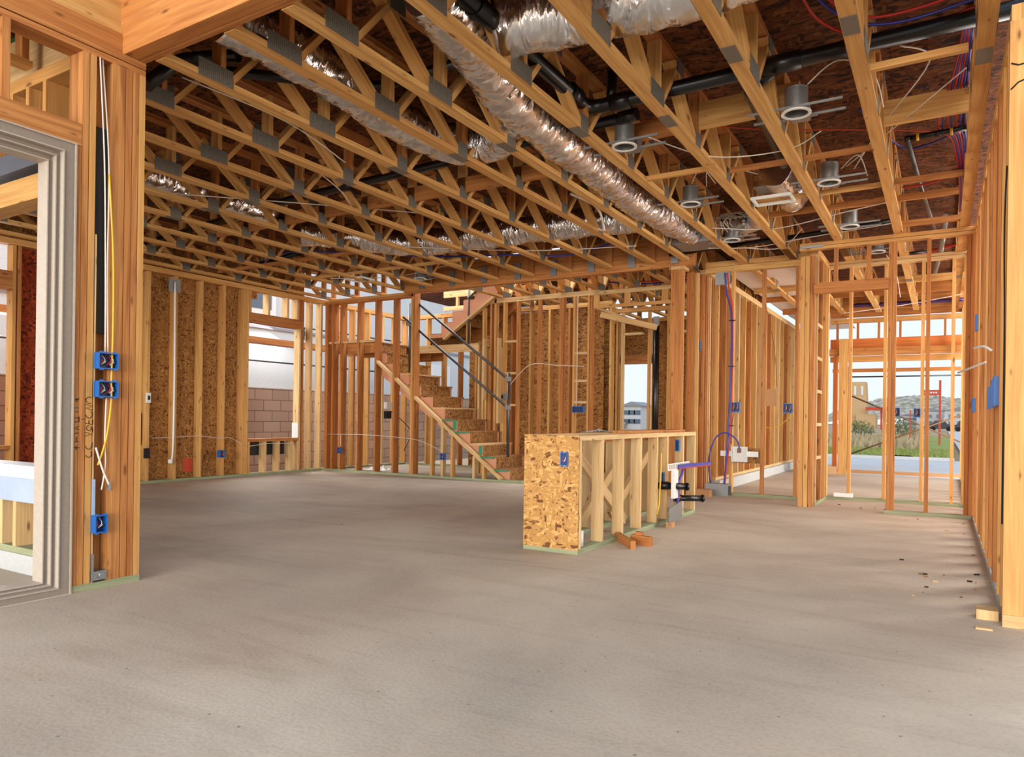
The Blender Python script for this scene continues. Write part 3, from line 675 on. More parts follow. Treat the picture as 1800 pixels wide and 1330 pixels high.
# ------------------------------------------------------------------ can lights
def can(x,y,label,sx=1):
    t=thing('can_light',label,'recessed light',(x,y,3.10),'recessed can lights')
    hs=MB().tube([(x,y,3.11),(x,y,3.27)],.075,22,False).tube([(x,y,3.27),(x,y,3.28)],.075,22,True); hs=hs.build('housing',GALV,t)
    mb=MB()
    for i in range(24):
        a0,a1=2*math.pi*i/24,2*math.pi*(i+1)/24; n0=len(mb.v)
        for a in(a0,a1):
            for rr,z in((.078,3.105),(.098,3.105),(.098,3.115),(.078,3.115)): mb.v.append(V((x+rr*math.cos(a),y+rr*math.sin(a),z)))
        for q in((0,1,5,4),(1,2,6,5),(2,3,7,6),(3,0,4,7)): mb.f.append([n0+k for k in q]); mb.uv.append([(0,0)]*4); mb.sm.append(False)
    mb.build('trim_ring',WHITE,hs)
    MB().box(x-.12,x+.12,y+.098,y+.12,3.115,3.13).build('mounting_pan',GALV,t)
    for dy in(-.09,.09): MB().box(x-.30,x+.30,y+dy-.006,y+dy+.006,3.115,3.13).build('hanger_bar',GALV,t)
    MB().box(x-.06,x+.06,y+.12,y+.22,3.13,3.22).build('junction_box',GALV,t)
for (x,y,l) in((-.885,5.2,'near right can light between trusses under the black pipe'),(-2.14,5.2,'near left can light beside the foil duct'),
    (-.885,6.85,'middle right can light behind the branch pipe'),(-2.14,6.9,'middle left can light in front of the corner post'),
    (-2.14,8.5,'far left can light near the corner post above the tube bundle'),(-.885,8.5,'far right can light above the doorway')): can(x,y,l)
can(-.72,9.9,'small can light beyond the doorway header')
can(-6.9,8.7,'can light hung at the far left over the stair front wall')
# ------------------------------------------------------------------ pipes
def pipe(path,r,label,name='drain_pipe',mat=BLACK,n=1,couplings=(),seg=14,cat='pipe',group=None):
    P=path if n==1 else smooth(path,n)
    if couplings:
        t=thing(name,label,cat,P[0],group); MB().tube(P,r,seg).build('run',mat,t)
        for a,b in couplings: MB().tube([a,b],r*1.22,seg).build('coupling',mat,t)
        return t
    return tag(MB().tube(P,r,seg).build(name,mat),label,cat,group)
def elbow(a,c,b,k=.12,n=6):
    a,c,b=V(a),V(c),V(b); p=c+(a-c).normalized()*k; q=c+(b-c).normalized()*k
    out=[a]
    for i in range(n+1):
        t=i/n; out.append(p*(1-t)**2+c*2*t*(1-t)+q*t*t)
    return out+[b]
pipe(elbow((-2.26,2.56,3.30),(-2.28,4.84,3.30),(.45,4.9,3.34)),.05,'long black drain pipe that turns at an elbow and crosses to the right wall',couplings=(((-2.262,3.3,3.3),(-2.265,3.62,3.3)),((-2.1,4.84,3.3),(-1.95,4.845,3.3)),((-1.05,4.86,3.315),(-.8,4.87,3.32)),((-2.27,4.5,3.3),(-2.27,4.64,3.3))))
pipe([(-2.1,4.84,3.3),(-2.1,4.86,3.54)],.035,'short vertical black riser above the big pipe elbow')
pipe(elbow((-.98,4.9,3.3),(-1.16,5.0,3.25),(-1.20,6.5,3.22),.06),.04,'black branch pipe running back from the crossing pipe')
pipe([(-9.3,5.78,3.3),(-6.05,5.35,3.3),(-3.9,5.24,3.3),(-2.0,5.1,3.3)],.04,'long thin black drain pipe crossing the middle of the ceiling',couplings=(((-5.2,5.31,3.3),(-5.08,5.305,3.3)),((-2.15,5.11,3.3),(-2.0,5.1,3.3))))
pipe(elbow((-4.3,3.0,3.3),(-3.52,3.9,3.36),(-2.45,3.87,3.34),.1),.035,'black pipe beside the near left post bending over the foil duct',couplings=(((-3.75,3.63,3.34),(-3.62,3.78,3.35)),))
pipe(elbow((-4.45,2.75,3.12),(-4.42,2.95,3.36),(-4.0,3.1,3.36),.08),.045,'black pipe elbow tucked against the near left post')
pipe([(-3.1,9.12,3.17),(-1.1,9.05,3.22),(-.5,8.95,3.24)],.028,'thin black pipe at the far right near the doorway plates')
pipe([(-9.4,7.4,3.25),(-7.6,7.0,3.25)],.035,'short black pipe over the far left corner')
pipe([(-.27,6.55,3.28),(.18,6.57,3.30)],.022,'black gas pipe with yellow bands near the right wall',couplings=(((-.29,6.55,3.28),(-.25,6.55,3.28)),((-.08,6.56,3.285),(-.04,6.56,3.287))))
pipe([(-.27,6.55,3.27),(-.2,7.9,3.24),(-.1,9.7,3.25)],.018,'bare steel gas pipe dropping back toward the doorway',mat=STEEL)
for x,l in((-.21,'yellow band left end of the gas pipe'),(.02,'yellow band middle of the gas pipe')):
    tag(MB().tube([(x,6.555,3.283),(x+.02,6.556,3.284)],.029,14).build('pipe_band',YELLOW),l,'pipe band')
pipe([(-.55,10.6,3.2),(-.2,10.6,3.2)],.02,'short black pipe with pale ends beyond the doorway header')
pipe([(.0,9.3,3.3),(-.05,11.2,3.3),(-.2,14.0,3.3)],.03,'grey conduit running back over the entry',mat=GALV,name='conduit')
# water tubes overhead (red/blue)
def cable(path,r,mat,label,name='cable',cat='cable',n=6,group=None): return tag(MB().tube(smooth(path,n),r,6).build(name,mat),label,cat,group)
cable([(-.75,4.3,3.5),(-.68,4.6,3.42),(-.5,4.85,3.38),(-.3,4.95,3.36),(.2,4.9,3.42)],.009,REDP,'upper red water tube looping behind the crossing black pipe','water_tube','water tube')
cable([(-.70,4.18,3.5),(-.6,4.45,3.44),(-.45,4.68,3.4),(-.2,4.75,3.4),(.2,4.7,3.42)],.009,REDP,'second red water tube curving beside the blue one','water_tube','water tube')
cable([(-.72,4.24,3.5),(-.62,4.5,3.43),(-.45,4.74,3.39),(-.2,4.82,3.38),(.2,4.8,3.41)],.009,BLUEP,'blue water tube between the two red loops','water_tube','water tube')
cable([(.02,3.9,3.5),(.04,4.3,3.45),(.06,4.8,3.44)],.008,BLUEP,'blue water tube at the top right edge','water_tube','water tube')
for k in range(7):
    m=(REDP,BLUEP)[k%2 if k<6 else 1]
    cable([(.09+.008*k,5.0,3.45),(.05+.012*k,5.6,3.4),(-.06+.03*k,6.5,3.32),(.04+.015*k,6.75,3.28),(.10+.01*k,7.4,3.16),(.12+.01*k,8.5,3.14)],.007,m,'%s water tube in the bundle against the rightmost truss'%('red' if m is REDP else 'blue'),'water_tube','water tube',group='water tube bundle by the rightmost truss')
cable([(-2.1,5.5,3.42),(-1.3,6.1,3.40),(-.5,6.5,3.38),(.1,6.9,3.38)],.005,REDTAPE,'thin orange red sprinkler line crossing behind the can lights','cable')
cable([(-.6,6.3,3.5),(-.3,7.0,3.36),(.12,6.7,3.34)],.008,BLUEP,'blue water tube sagging behind the gas pipe','water_tube','water tube')
cable([(-.35,7.6,3.2),(-.1,7.5,3.18),(.14,7.3,3.22)],.008,REDP,'red water tube sagging behind the gas pipe','water_tube','water tube')
cable([(-9.3,7.6,3.2),(-8,6.9,3.24),(-7.0,7.2,3.22),(-6,7.9,3.2),(-5,8.2,3.18),(-4.3,8.5,3.16),(-3.6,8.4,3.22)],.012,BLUEP,'long dark blue water tube snaking over the stair side of the room','water_tube','water tube')
for k,(a,b,m) in enumerate((((-5.0,11,3.3),(-3.0,11.2,3.28),BLUEP),((-4.4,10.8,3.2),(-3.0,10.9,3.3),REDP))): cable([a,((a[0]+b[0])/2,a[1]+.1,3.2),b],.012,m,'%s water tube behind the soffit frame'%('blue' if m is BLUEP else 'red'),'water_tube','water tube')
cable([(-1.3,11.0,3.24),(-.6,11.2,3.26),(.2,11.0,3.36)],.018,REDP,'thick red water line over the entry beyond the doorway','water_tube','water tube')
cable([(-1.5,14.6,3.16),(-.6,14.6,3.15),(.3,14.6,3.15)],.035,PURP,'dark purple line along the far entry ceiling','water_tube','water tube')
# cables overhead
CB=[([(-2.0,5.3,3.2),(-1.6,5.7,3.1),(-1.1,6.0,3.16),(-.85,6.1,3.3)],'white cable leaving the near left can light'),
([(-.8,5.1,3.25),(-.6,5.0,3.32),(-.42,5.2,3.28),(-.38,5.6,3.2)],'white cable arcing off the near right can light'),
([(-.75,6.9,3.25),(-.4,6.2,3.22),(.1,5.35,3.25)],'upper white cable stretched from the middle right can light to the right truss'),
([(-.7,7.0,3.25),(-.42,6.1,3.26),(-.1,5.3,3.32),(-.25,4.95,3.3)],'thin white cable rising from the middle right can light to the black pipe'),
([(-1.9,6.9,3.28),(-1.95,6.6,3.34),(-2.1,6.8,3.28)],'white cable loop above the middle left can light'),
([(-2.0,6.95,3.28),(-1.85,6.6,3.36),(-1.5,6.9,3.3)],'second white cable loop arcing right of the middle left can light'),
([(-.8,6.95,3.25),(-.65,6.8,3.3),(-.6,7.1,3.2)],'small white cable loop beside the middle right can light'),
([(-2.2,7.9,3.12),(-1.6,8.2,3.11),(-.9,8.0,3.14),(-.5,7.9,3.16)],'white cable crossing low in front of the far can lights'),
([(-2.5,8.8,3.12),(-2.0,9.0,3.12),(-1.3,8.8,3.12),(-.5,8.6,3.12)],'white cable running alongside the thin far black pipe'),
([(-2.1,9.0,3.12),(-1.7,9.1,3.1),(-1.4,8.7,3.2)],'white cable sagging left of the thin black pipe'),
([(-4.3,2.9,3.2),(-4.1,3.6,3.12),(-4.3,4.4,3.11)],'thin white cable dropping from the near left post to the trusses'),
([(-4.6,4.3,3.1),(-4.9,5.0,3.1),(-5.6,5.9,3.2)],'thin white cable crossing the left side trusses'),
([(-6.5,4.3,3.15),(-5.5,5.2,3.14),(-4.8,6.2,3.2)],'thin white cable passing under the short foil duct'),
([(-5.8,7.0,3.12),(-4.5,7.9,3.12),(-3.2,8.2,3.1)],'long thin white cable below the sideways duct'),
([(-3.15,6.3,3.2),(-3.0,6.6,3.12),(-3.15,7.1,3.04),(-3.25,7.2,3.08)],'white plastic strap hanging down near the sideways duct'),
([(-8.1,8.0,3.1),(-7.2,8.5,3.14),(-6.4,8.8,3.3)],'thin white cable near the stair side register'),
([(-.6,9.6,3.0),(-.5,9.6,2.8),(-.45,9.7,2.5)],'white cable curving down beside the doorway header'),
([(-1.2,10.8,2.5),(-.5,11.2,2.62),(.2,11.4,2.75)],'white cable slanting across the entry beyond the doorway'),
([(-4.28,1.9,3.3),(-4.35,2.05,3.45),(-4.2,2.2,3.5)],'pair of white cables over the near wall plates')]
for p,l in CB: cable(p,.005 if 'strap' not in l else .012,WIREW,l)
for k in range(14):
    x=-2.35+.06*(k%5); cable([(x,8.45,3.16+.01*k),(x+.05*math.sin(k),8.2,3.25),(x+.1*math.cos(k*2),8.4,3.4),(x+.25,8.3,3.3)],.004,WIREW,'white cable in the tangled nest between can lights by the corner post','cable',group='tangled cable nest')
# ------------------------------------------------------------------ electrical boxes
def ebox(c,nrm,w,h,d,label,parent_kind=None,wires=True,shift=.85):
    """c centre of the open face, nrm axis the opening points at ('+x','-y','-x')"""
    t=thing('outlet_box',label,'electrical box',c)
    x,y,z=c; s=.006; sh=d*shift
    if nrm=='+x': x+=sh
    elif nrm=='-x': x-=sh
    else: y-=sh
    t.location=(x,y,z)
    def fb(mb,u0,u1,v0,v1,d0,d1):
        if nrm=='+x': mb.box(x-d1,x-d0,y+u0,y+u1,z+v0,z+v1)
        elif nrm=='-x': mb.box(x+d0,x+d1,y+u0,y+u1,z+v0,z+v1)
        else: mb.box(x+u0,x+u1,y+d0,y+d1,z+v0,z+v1)
    mb=MB(); W_,H_=w/2,h/2
    fb(mb,-W_,W_,-H_,H_,d-s,d)
    for u0,u1,v0,v1 in((-W_,-W_+s,-H_,H_),(W_-s,W_,-H_,H_),(-W_+s,W_-s,-H_,-H_+s),(-W_+s,W_-s,H_-s,H_)): fb(mb,u0,u1,v0,v1,0,d-s)
    shell=mb.build('shell',BLUE,t)
    mb=MB(); fb(mb,-W_+s,W_-s,-H_+s,H_-s,d-s-.004,d-s-.001); mb.build('interior',BLUED,shell)
    mb=MB()
    for u in(-W_*.8,W_*.5):
        for v in(-H_-.007,H_): fb(mb,u,u+W_*.3,v,v+.007,.0,.015)
    mb.build('ear',BLUE,shell)
    if wires:
        for k in range(max(3,int(w/.018))):
            u=-W_*.7+k*W_*1.4/max(2,int(w/.018)-1); pts=[]
            for a,b,dd in((u,H_*.8,d*.8),(u+.01,H_*.1,d*.3),(u-.008,-H_*.5,d*.5),(u+.012,-H_*.1,d*.2)):
                if nrm=='+x': pts.append((x-dd,y+a,z+b))
                elif nrm=='-x': pts.append((x+dd,y+a,z+b))
                else: pts.append((x+a,y+dd,z+b))
            MB().tube(smooth(pts,4),.0022,5).build('wire',(REDP,WIREW,INK)[k%3],t)
    return t
ebox((-4.095,2.307,1.29),'+x',.115,.092,.05,'upper blue switch box on the near left wall studs')
ebox((-4.095,2.307,1.13),'+x',.115,.092,.05,'lower blue switch box directly beneath its twin on near left studs')
ebox((-4.095,2.278,.37),'+x',.07,.1,.05,'single blue outlet box low on the near left wall studs')
ebox((-9.60,7.215,.38),'+x',.10,.11,.06,'blue outlet box low on the sheathed left wall')
ebox((-9.17,9.36,.38),'-y',.08,.1,.04,'blue outlet box low on the stair front wall, left end')
ebox((-6.90,9.36,.36),'-y',.08,.1,.04,'blue outlet box on the short studs below the stair slope')
ebox((-5.07,10.55,1.15),'-y',.2,.1,.05,'double width blue box on the stud wall above the island',wires=False)
ebox((-2.36,9.70,1.18),'-y',.12,.13,.05,'blue switch box right of the red water tube')
ebox((-1.70,9.70,1.17),'-y',.11,.12,.05,'blue switch box beside the built-up doorway post')
ebox((-.49,10.10,1.135),'-y',.075,.11,.05,'blue box hanging left of centre in the entry wall')
ebox((-.27,10.10,1.128),'-y',.075,.11,.05,'blue box hanging right of centre in the entry wall')
ebox((.262,4.92,1.19),'-x',.10,.16,.05,'largest blue box on the right wall nearest the end stud',shift=.35)
ebox((.262,5.15,1.185),'-x',.10,.15,.05,'second blue box on the right wall beside the largest',shift=.35)
ebox((.262,5.5,1.17),'-x',.06,.13,.05,'narrow blue box further along the right wall',shift=.35)
ebox((.262,8.5,1.19),'-x',.35,.13,.04,'blue box at the far end of the right wall by the doorway frame',shift=.35)
ebox((.262,8.0,1.95),'-x',.1,.14,.04,'dark blue switch box high on the right wall',wires=False,shift=.3)
ebox((-2.86,9.70,2.02),'-y',.05,.13,.03,'small blue box high on studs right of the corner post',wires=False)
# cables on the near left wall
cable([(-4.10,2.26,3.0),(-4.085,2.285,2.4),(-4.08,2.295,1.8),(-4.08,2.30,1.34)],.004,WIREW,'left white cable coming down the near wall into the upper box')
cable([(-4.11,2.28,3.0),(-4.085,2.31,2.4),(-4.08,2.305,1.8),(-4.08,2.315,1.34)],.004,WIREW,'right white cable coming down the near wall into the upper box')
cable([(-4.08,2.31,2.35),(-4.075,2.335,1.9),(-4.075,2.34,1.5),(-4.075,2.335,1.2),(-4.075,2.335,1.05),(-4.075,2.31,.85),(-4.08,2.268,.7)],.0055,YELLOW,'yellow cable hanging along the near left wall studs')
cable([(-4.08,2.31,1.08),(-4.08,2.305,.85),(-4.08,2.31,.7),(-4.08,2.29,.56)],.004,WIREW,'white cable hanging below the lower switch box')
cable([(-4.08,2.255,.80),(-4.075,2.29,.68),(-4.075,2.33,.585)],.0055,WIREW,'thick white cable crossing behind the yellow one')
tag(MB().box(-4.1,-4.092,2.246,2.262,.42,.62).build('tape_strip',TAPE),'pale blue tape strip hanging above the lowest near box','tape')
t=thing('anchor_bracket','galvanised hold-down bracket at the foot of the near wall studs','bracket',(-4.12,2.28,.04))
MB().box(-4.1,-4.09,2.246,2.258,.045,.2).build('strap',GALV,t); MB().box(-4.14,-4.085,2.258,2.33,.05,.10).build('seat',GALV,t)
MB().tube([(-4.10,2.30,.075),(-4.075,2.30,.075)],.018,12).build('nut',GALV,t)
tag(MB().box(-4.093,-4.088,2.328,2.348,.55,.60).build('nail_plate',GALV),'small grey nail plate on the near wall beside the crossed cables','metal plate')
# handwriting on studs (illegible marker strokes)
def strokes(y,z,pl,label,sc=.02):
    mb=MB()
    for st in pl: mb.tube([(-4.0985,y+a*sc,z+b*sc) for a,b in st],.0019,5)
    tag(mb.build('marker_writing',INK),label,'handwriting')
def arc(cy,cz,r,a0,a1,n=8,sy=1): return [(cy+r*sy*math.cos(math.radians(a0+(a1-a0)*i/n)),cz+r*math.sin(math.radians(a0+(a1-a0)*i/n))) for i in range(n+1)]
st=[arc(0,0,1.0,200,400,8,.8),arc(0,2.2,.9,180,340,8,.9)+[(1,3.2)],[(-1,5),(1,5.5),(-1,6)],[(1,6),(1,7.4)],arc(0,7.2,.7,90,400,8),[(-1,8.6),(1,8.2),(1,9.6)],[(0,8.4),(0,9.4)],[(-2,9.7),(-1.2,9.7)],arc(0,11,1.0,180,420,9,.9),[(1,12.2),(-1,12.8),(1,13.4),(-1,13.8)],arc(0,15,.9,60,300,9)]
strokes(2.225,.765,st,'black marker scrawl on the near wall stud left of the blue boxes')
st2=[[(0,0),(0,1)],[(-.5,.5),(.8,.5)],[(-.4,2),(.6,2)],[(0,2),(0,3.2)],[(-.5,4),(.6,4.3)],[(.6,5),(-.5,5.4),(.6,5.9)],[(-.4,7),(.6,7)],[(-.4,8),(.6,8)],[(.6,7),(.6,8.3)],[(-.3,9.5),(.5,9.5)],[(-.3,10.5),(.5,10.5)],[(0,12),(0,13)],[(-.5,12.5),(.6,12.8)]]
strokes(2.158,.79,st2,'fainter black marker scrawl beside the patio door frame',.022)
# ------------------------------------------------------------------ left wall services
cable([(-9.58,6.40,2.9),(-9.58,6.41,1.5),(-9.58,6.40,.45),(-9.58,6.36,.3)],.014,WHITE,'white plastic drain pipe down the sheathed left wall','white_pipe','pipe')
tag(MB().tube([(-9.585,6.37,.27),(-9.585,6.37,.33)],.035,10).build('pipe_trap',WHITE),'white fitting at the foot of the white left wall pipe','pipe fitting')
tag(MB().box(-9.62,-9.6,6.32,6.5,2.76,2.95).build('metal_shield',GALV),'dark metal shield plate at the head of the white pipe','metal plate')
cable([(-9.6,6.1,.64),(-9.6,6.5,.65),(-9.6,6.85,.66),(-9.6,7.2,.62),(-9.6,7.4,.62),(-9.6,7.65,.5)],.004,WIREW,'thin white cable strung low across the sheathed left wall')
cable([(-9.6,7.75,.48),(-9.6,8.2,.52),(-9.6,8.65,.5)],.004,WIREW,'thin white cable strung across the studs under the window')
cable([(-9.5,9.37,.66),(-8.6,9.37,.67),(-7.8,9.37,.64),(-7.4,9.37,.6),(-6.95,9.37,.45)],.004,WIREW,'thin white cable strung across the stair front wall studs')
cable([(-9.17,9.37,.66),(-9.16,9.36,.45)],.004,WIREW,'short white cable dropping into the left stair wall box')
t=thing('thermostat_box','small white wall box on the left wall just past the near post','electrical box',(-9.6,6.03,1.2))
MB().box(-9.62,-9.59,6.0,6.06,1.14,1.28).build('cover',WHITE,t); MB().box(-9.59,-9.585,6.015,6.045,1.18,1.24).build('opening',INK,t)
tag(MB().box(-9.62,-9.58,5.98,6.05,.36,.5).build('junction_box',INK),'small dark box low on the left wall beside the near post','electrical box')
tag(MB().box(-9.75,-9.70,5.80,5.98,.55,1.0).build('red_canister',REDTAPE),'red panel between studs on the left wall beside the near post','panel')
tag(MB().box(-9.76,-9.757,6.68,6.84,.12,.32).build('paint_mark',REDTAPE),'orange red spray paint mark low on left sheathing','paint mark')
# stair under area
t=thing('meter_box','white and dark utility boxes on an outer stud seen through the stair wall','electrical box',(-8.6,10.4,.8))
MB().box(-9.6,-9.52,11.0,11.14,1.15,1.28).build('white_box',WHITE,t); MB().box(-9.6,-9.52,11.0,11.14,.95,1.1).build('dark_box',INK,t)
cable([(-9.5,11.1,1.1),(-9.4,11.6,.7),(-9.4,11.4,.3)],.008,INK,'black cable looping from the meter boxes behind the stair wall')
tag(MB().grid(lambda u,v:(-9.2+.5*u,10.0+.3*v,.004+.11*abs(math.sin(u*3.14)*math.sin(v*3.14))*(.6+.4*math.sin(u*19+v*13))),16,12,False).build('plastic_bag',WHITE),'crumpled white plastic on the slab behind the stair wall','plastic sheet')
t=thing('switch_box','small grey switch box on stud behind the guard rail post','electrical box',(-6.3,10.3,1.3))
MB().box(-6.62,-6.42,10.52,10.58,1.30,1.42).build('plate',GALV,t); MB().box(-6.56,-6.5,10.51,10.52,1.33,1.39).build('toggle',INK,t)
cable([(-6.4,10.55,1.55),(-6.0,10.57,1.9),(-5.5,10.58,1.88),(-5.0,10.58,1.85)],.005,WIREW,'thin white cable strung across the studs above the guard rail')
cable([(-5.12,10.57,3.0),(-5.12,10.57,2.2),(-5.12,10.57,1.2)],.006,WIREW,'white cable down to the double blue box')
# ------------------------------------------------------------------ P1 services
cable([(-2.53,9.70,2.98),(-2.50,9.72,2.7),(-2.44,9.72,2.4),(-2.43,9.70,1.7),(-2.45,9.68,.9),(-2.46,9.66,.55),(-2.49,9.66,.15)],.012,BLUEP,'tall blue water tube hanging down the open stud wall','water_tube','water tube',8)
cable([(-2.50,9.70,2.98),(-2.46,9.72,2.7),(-2.42,9.72,2.4),(-2.405,9.70,1.7),(-2.42,9.69,.9),(-2.45,9.67,.5),(-2.475,9.66,.15)],.010,REDP,'tall red water tube beside the blue one','water_tube','water tube',8)
cable([(-2.66,9.66,.15),(-2.70,9.66,.45),(-2.62,9.66,.75),(-2.48,9.66,.84),(-2.33,9.68,.74),(-2.30,9.70,.58)],.010,BLUEP,'looped blue water tube arching to the white valve box','water_tube','water tube',8)
for z in(2.33,1.72,.93): tag(MB().box(-2.46,-2.38,9.68,9.71,z,z+.012).build('tube_clip',INK),{2.33:'upper',1.72:'middle',.93:'lower'}[z]+' black clip on the red and blue tubes','clip')
tag(MB().box(-2.66,-2.46,9.72,9.75,2.83,3.0).build('nail_plate',GALV),'large grey nail plate above the red and blue tubes','metal plate')
t=thing('valve_box','white plastic valve box with side bars low on the open stud wall','valve box',(-2.3,9.7,.5))
MB().box(-2.40,-2.20,9.70,9.72,.46,.66).build('back',WHITE,t)
MB().box(-2.40,-2.39,9.66,9.70,.46,.66).box(-2.21,-2.20,9.66,9.70,.46,.66).box(-2.39,-2.21,9.66,9.70,.46,.47).build('rim',WHITE,t)
MB().box(-2.55,-2.40,9.69,9.70,.53,.60).box(-2.20,-2.06,9.69,9.70,.53,.60).build('side_bar',WHITE,t); MB().box(-2.32,-2.28,9.65,9.69,.58,.64).build('valve',COPPER,t)
t=thing('floor_box','grey steel manifold box on the floor at the foot of the water tubes','steel box',(-2.58,9.66,0))
MB().box(-2.72,-2.42,9.60,9.72,.0,.16).build('body',GALV,t); MB().box(-2.42,-2.38,9.60,9.62,.02,.14).build('flange',STEEL,t)
cable([(-2.38,9.70,1.12),(-2.40,9.70,.98),(-2.42,9.71,.7)],.008,COPPER,'dark brown cable hanging under the switch box by the red tube')
cable([(-1.99,9.70,.93),(-1.85,9.68,.92),(-1.68,9.68,1.05),(-1.64,9.70,1.12)],.005,YELLOW,'thin yellow cable sagging between studs of the open wall')
cable([(-2.05,9.78,2.7),(-1.9,9.78,2.0),(-1.85,9.76,1.45)],.004,COPPER,'thin brown cable hanging beside the cardboard backing')
tag(MB().box(-2.86,-2.60,9.35,9.5,0,.09).build('wood_offcut',CARD),'brown offcut lying on the slab in front of the corner studs','wood offcut')
cable([(-2.83,9.70,1.95),(-2.84,9.70,1.5),(-2.84,9.70,1.2)],.004,INK,'thin dark cable hanging below the small high blue box')
# tubes at right wall: cable & straps
cable([(.262,4.36,2.3),(.26,4.45,2.0),(.262,4.4,1.6),(.262,4.37,1.3),(.262,4.37,.9),(.262,4.36,.5)],.004,INK,'thin dark cable down the seam of the right end stud')
cable([(.262,6.2,1.45),(.18,6.3,1.42),(.10,6.6,1.40)],.008,WHITE,'short white pipe stub sticking out of the right wall','pipe_stub','pipe')
cable([(.262,5.5,1.47),(.22,5.5,1.5),(.17,5.6,1.5)],.008,WHITE,'second white pipe stub on the right wall','pipe_stub','pipe')
def mark(y,z,pts,lab):
    tag(MB().tube([(.3+a,4.3085,z+b) for a,b in pts],.004,5).build('marker_writing',INK),lab,'handwriting')
mark(0,2.78,[(-.03,.01),(0,-.005),(.025,-.002),(.04,.012)],'black curved marker stroke high on the end stud, upper of two')
mark(0,2.68,[(-.03,-.02),(0,.01),(.03,.02)],'black curved marker stroke high on the end stud, lower of two')
# ------------------------------------------------------------------ island
W=thing('kitchen_island_frame','unfinished kitchen island framed in studs with a strand board end panel','kitchen island',(-2.51,6.2,0))
MB().box(-2.745,-2.285,4.765,4.78,.03,.875).build('end_panel',OSBI,W)['label']='light strand board end panel'
bd(W,'bottom_plate',-2.745,-2.285,4.766,4.86,0,.03,GREENW)
for xa in(-2.374,-2.740):
    bd(W,'bottom_plate',xa,xa+.089,4.78,7.675,0,S,GREENW)
    bd(W,'top_plate',xa,xa+.089,4.78,7.675,.838,.876,PALE)
for y in(4.785,5.19,5.605,6.02,6.445,6.74,7.235,7.635): stud(W,-2.374,y,S,.838,.089,S,PALE)
for y in(4.785,5.4,5.8,6.3,6.7,7.2,7.635): stud(W,-2.740,y,S,.838,.089,S,PALE)
bd(W,'bottom_plate',-2.655,-2.374,7.6,7.675,0,S,GREENW); bd(W,'top_plate',-2.65,-2.376,4.78,4.87,.838,.876,PALE)
bd(W,'ledger',-2.56,-2.48,5.6,7.6,.80,.84,FIR)
for a,b in(((-2.62,5.35,.75),(-2.42,6.0,.1)),((-2.6,6.1,.12),(-2.42,6.75,.78)),((-2.62,5.45,.1),(-2.45,5.95,.65))): MB().beam(a,b,.038,.089,(1,0,0)).build('brace',PALE,W)
ebox((-2.400,4.764,.70),'-y',.062,.10,.014,'blue outlet box let into the strand board end of the island')
ebox((-2.55,5.66,.43),'-y',.05,.1,.05,'blue outlet box inside the island between studs',wires=False)
ebox((-2.31,6.71,.44),'-y',.02,.1,.03,'narrow blue box edge beside the yellow cable in the island',wires=False)
ebox((-2.33,7.20,.74),'-y',.04,.11,.03,'blue box high inside the far end of the island',wires=False)
cable([(-2.26,6.5,.69),(-2.25,6.46,.5),(-2.26,6.47,.35),(-2.26,6.45,.2),(-2.27,6.42,.12)],.007,YELLOW,'yellow cable hanging down the island studs')
t=thing('pipe_manifold','white slotted bracket holding bundled red and blue tubes at the island','pipe bracket',(-2.2,6.9,.5))
mb=MB(); x=-2.215; 
mb.box(x,x+.012,6.55,7.18,.575,.585).box(x,x+.012,6.55,7.18,.52,.53)
for k in range(11): mb.box(x,x+.012,6.55+k*.062,6.565+k*.062,.53,.575)
mb.build('slotted_rail',WHITE,t); MB().box(x,x+.03,6.66,6.78,.25,.52).build('upright',WHITE,t)
for k in range(5):
    cable_p=smooth([(-2.19,6.8,.56-.008*k),(-2.17,7.1,.56-.008*k),(-2.12,7.5,.555-.006*k),(-2.10,7.6,.555-.006*k)],5)
    MB().tube(cable_p,.008,6).build('tube',REDP if k==4 else BLUEP,t)
for k in range(4): MB().tube(smooth([(-2.19,6.95,.54),(-2.18,6.86+.012*k,.47),(-2.19,6.80+.012*k,.38),(-2.2,6.80+.01*k,.10)],5),.009,6).build('tube',(BLUEP,PURP,BLUEP,REDP)[k],t)
pipe([(-2.36,6.62,.37),(-2.10,6.80,.36)],.032,'upper black pipe stub sticking out of the island',couplings=(((-2.32,6.65,.37),(-2.25,6.7,.367)),((-2.11,6.79,.36),(-2.095,6.803,.36))))
pipe([(-2.28,6.95,.225),(-2.05,7.15,.22)],.030,'lower black pipe stub sticking out of the island',couplings=(((-2.28,6.95,.225),(-2.23,6.99,.225)),((-2.06,7.14,.22),(-2.045,7.153,.22))))
tag(MB().beam((-2.16,6.45,.10),(-2.16,6.82,.14),.008,.16,(1,0,0)).build('metal_shield',GALV),'square grey metal shield plate leaning at the foot of the island','metal plate')
tag(MB().box(-2.2,-2.14,6.48,6.56,0,.05).build('wood_offcut',CARD),'small pink brown wood block under the leaning metal plate','wood offcut')
W=thing('wood_offcut','orange brown board offcuts lying crosswise on the slab beside the island','wood offcut',(-2.12,5.5,0))
MB().beam((-2.30,5.55,.02),(-2.03,5.22,.02),.09,.04,(0,0,1)).build('board',FIR,W)
MB().beam((-2.14,5.48,.03),(-1.96,5.42,.03),.09,.045,(0,0,1)).build('board',FIR,W); MB().box(-2.11,-2.05,5.46,5.5,.04,.10).build('block',FIR,W)
tag(MB().tube([(-2.34,4.9,.04),(-2.34,4.9,.16)],.035,14).build('paper_cup',WHITE),'white cup standing inside the near corner of the island','cup')
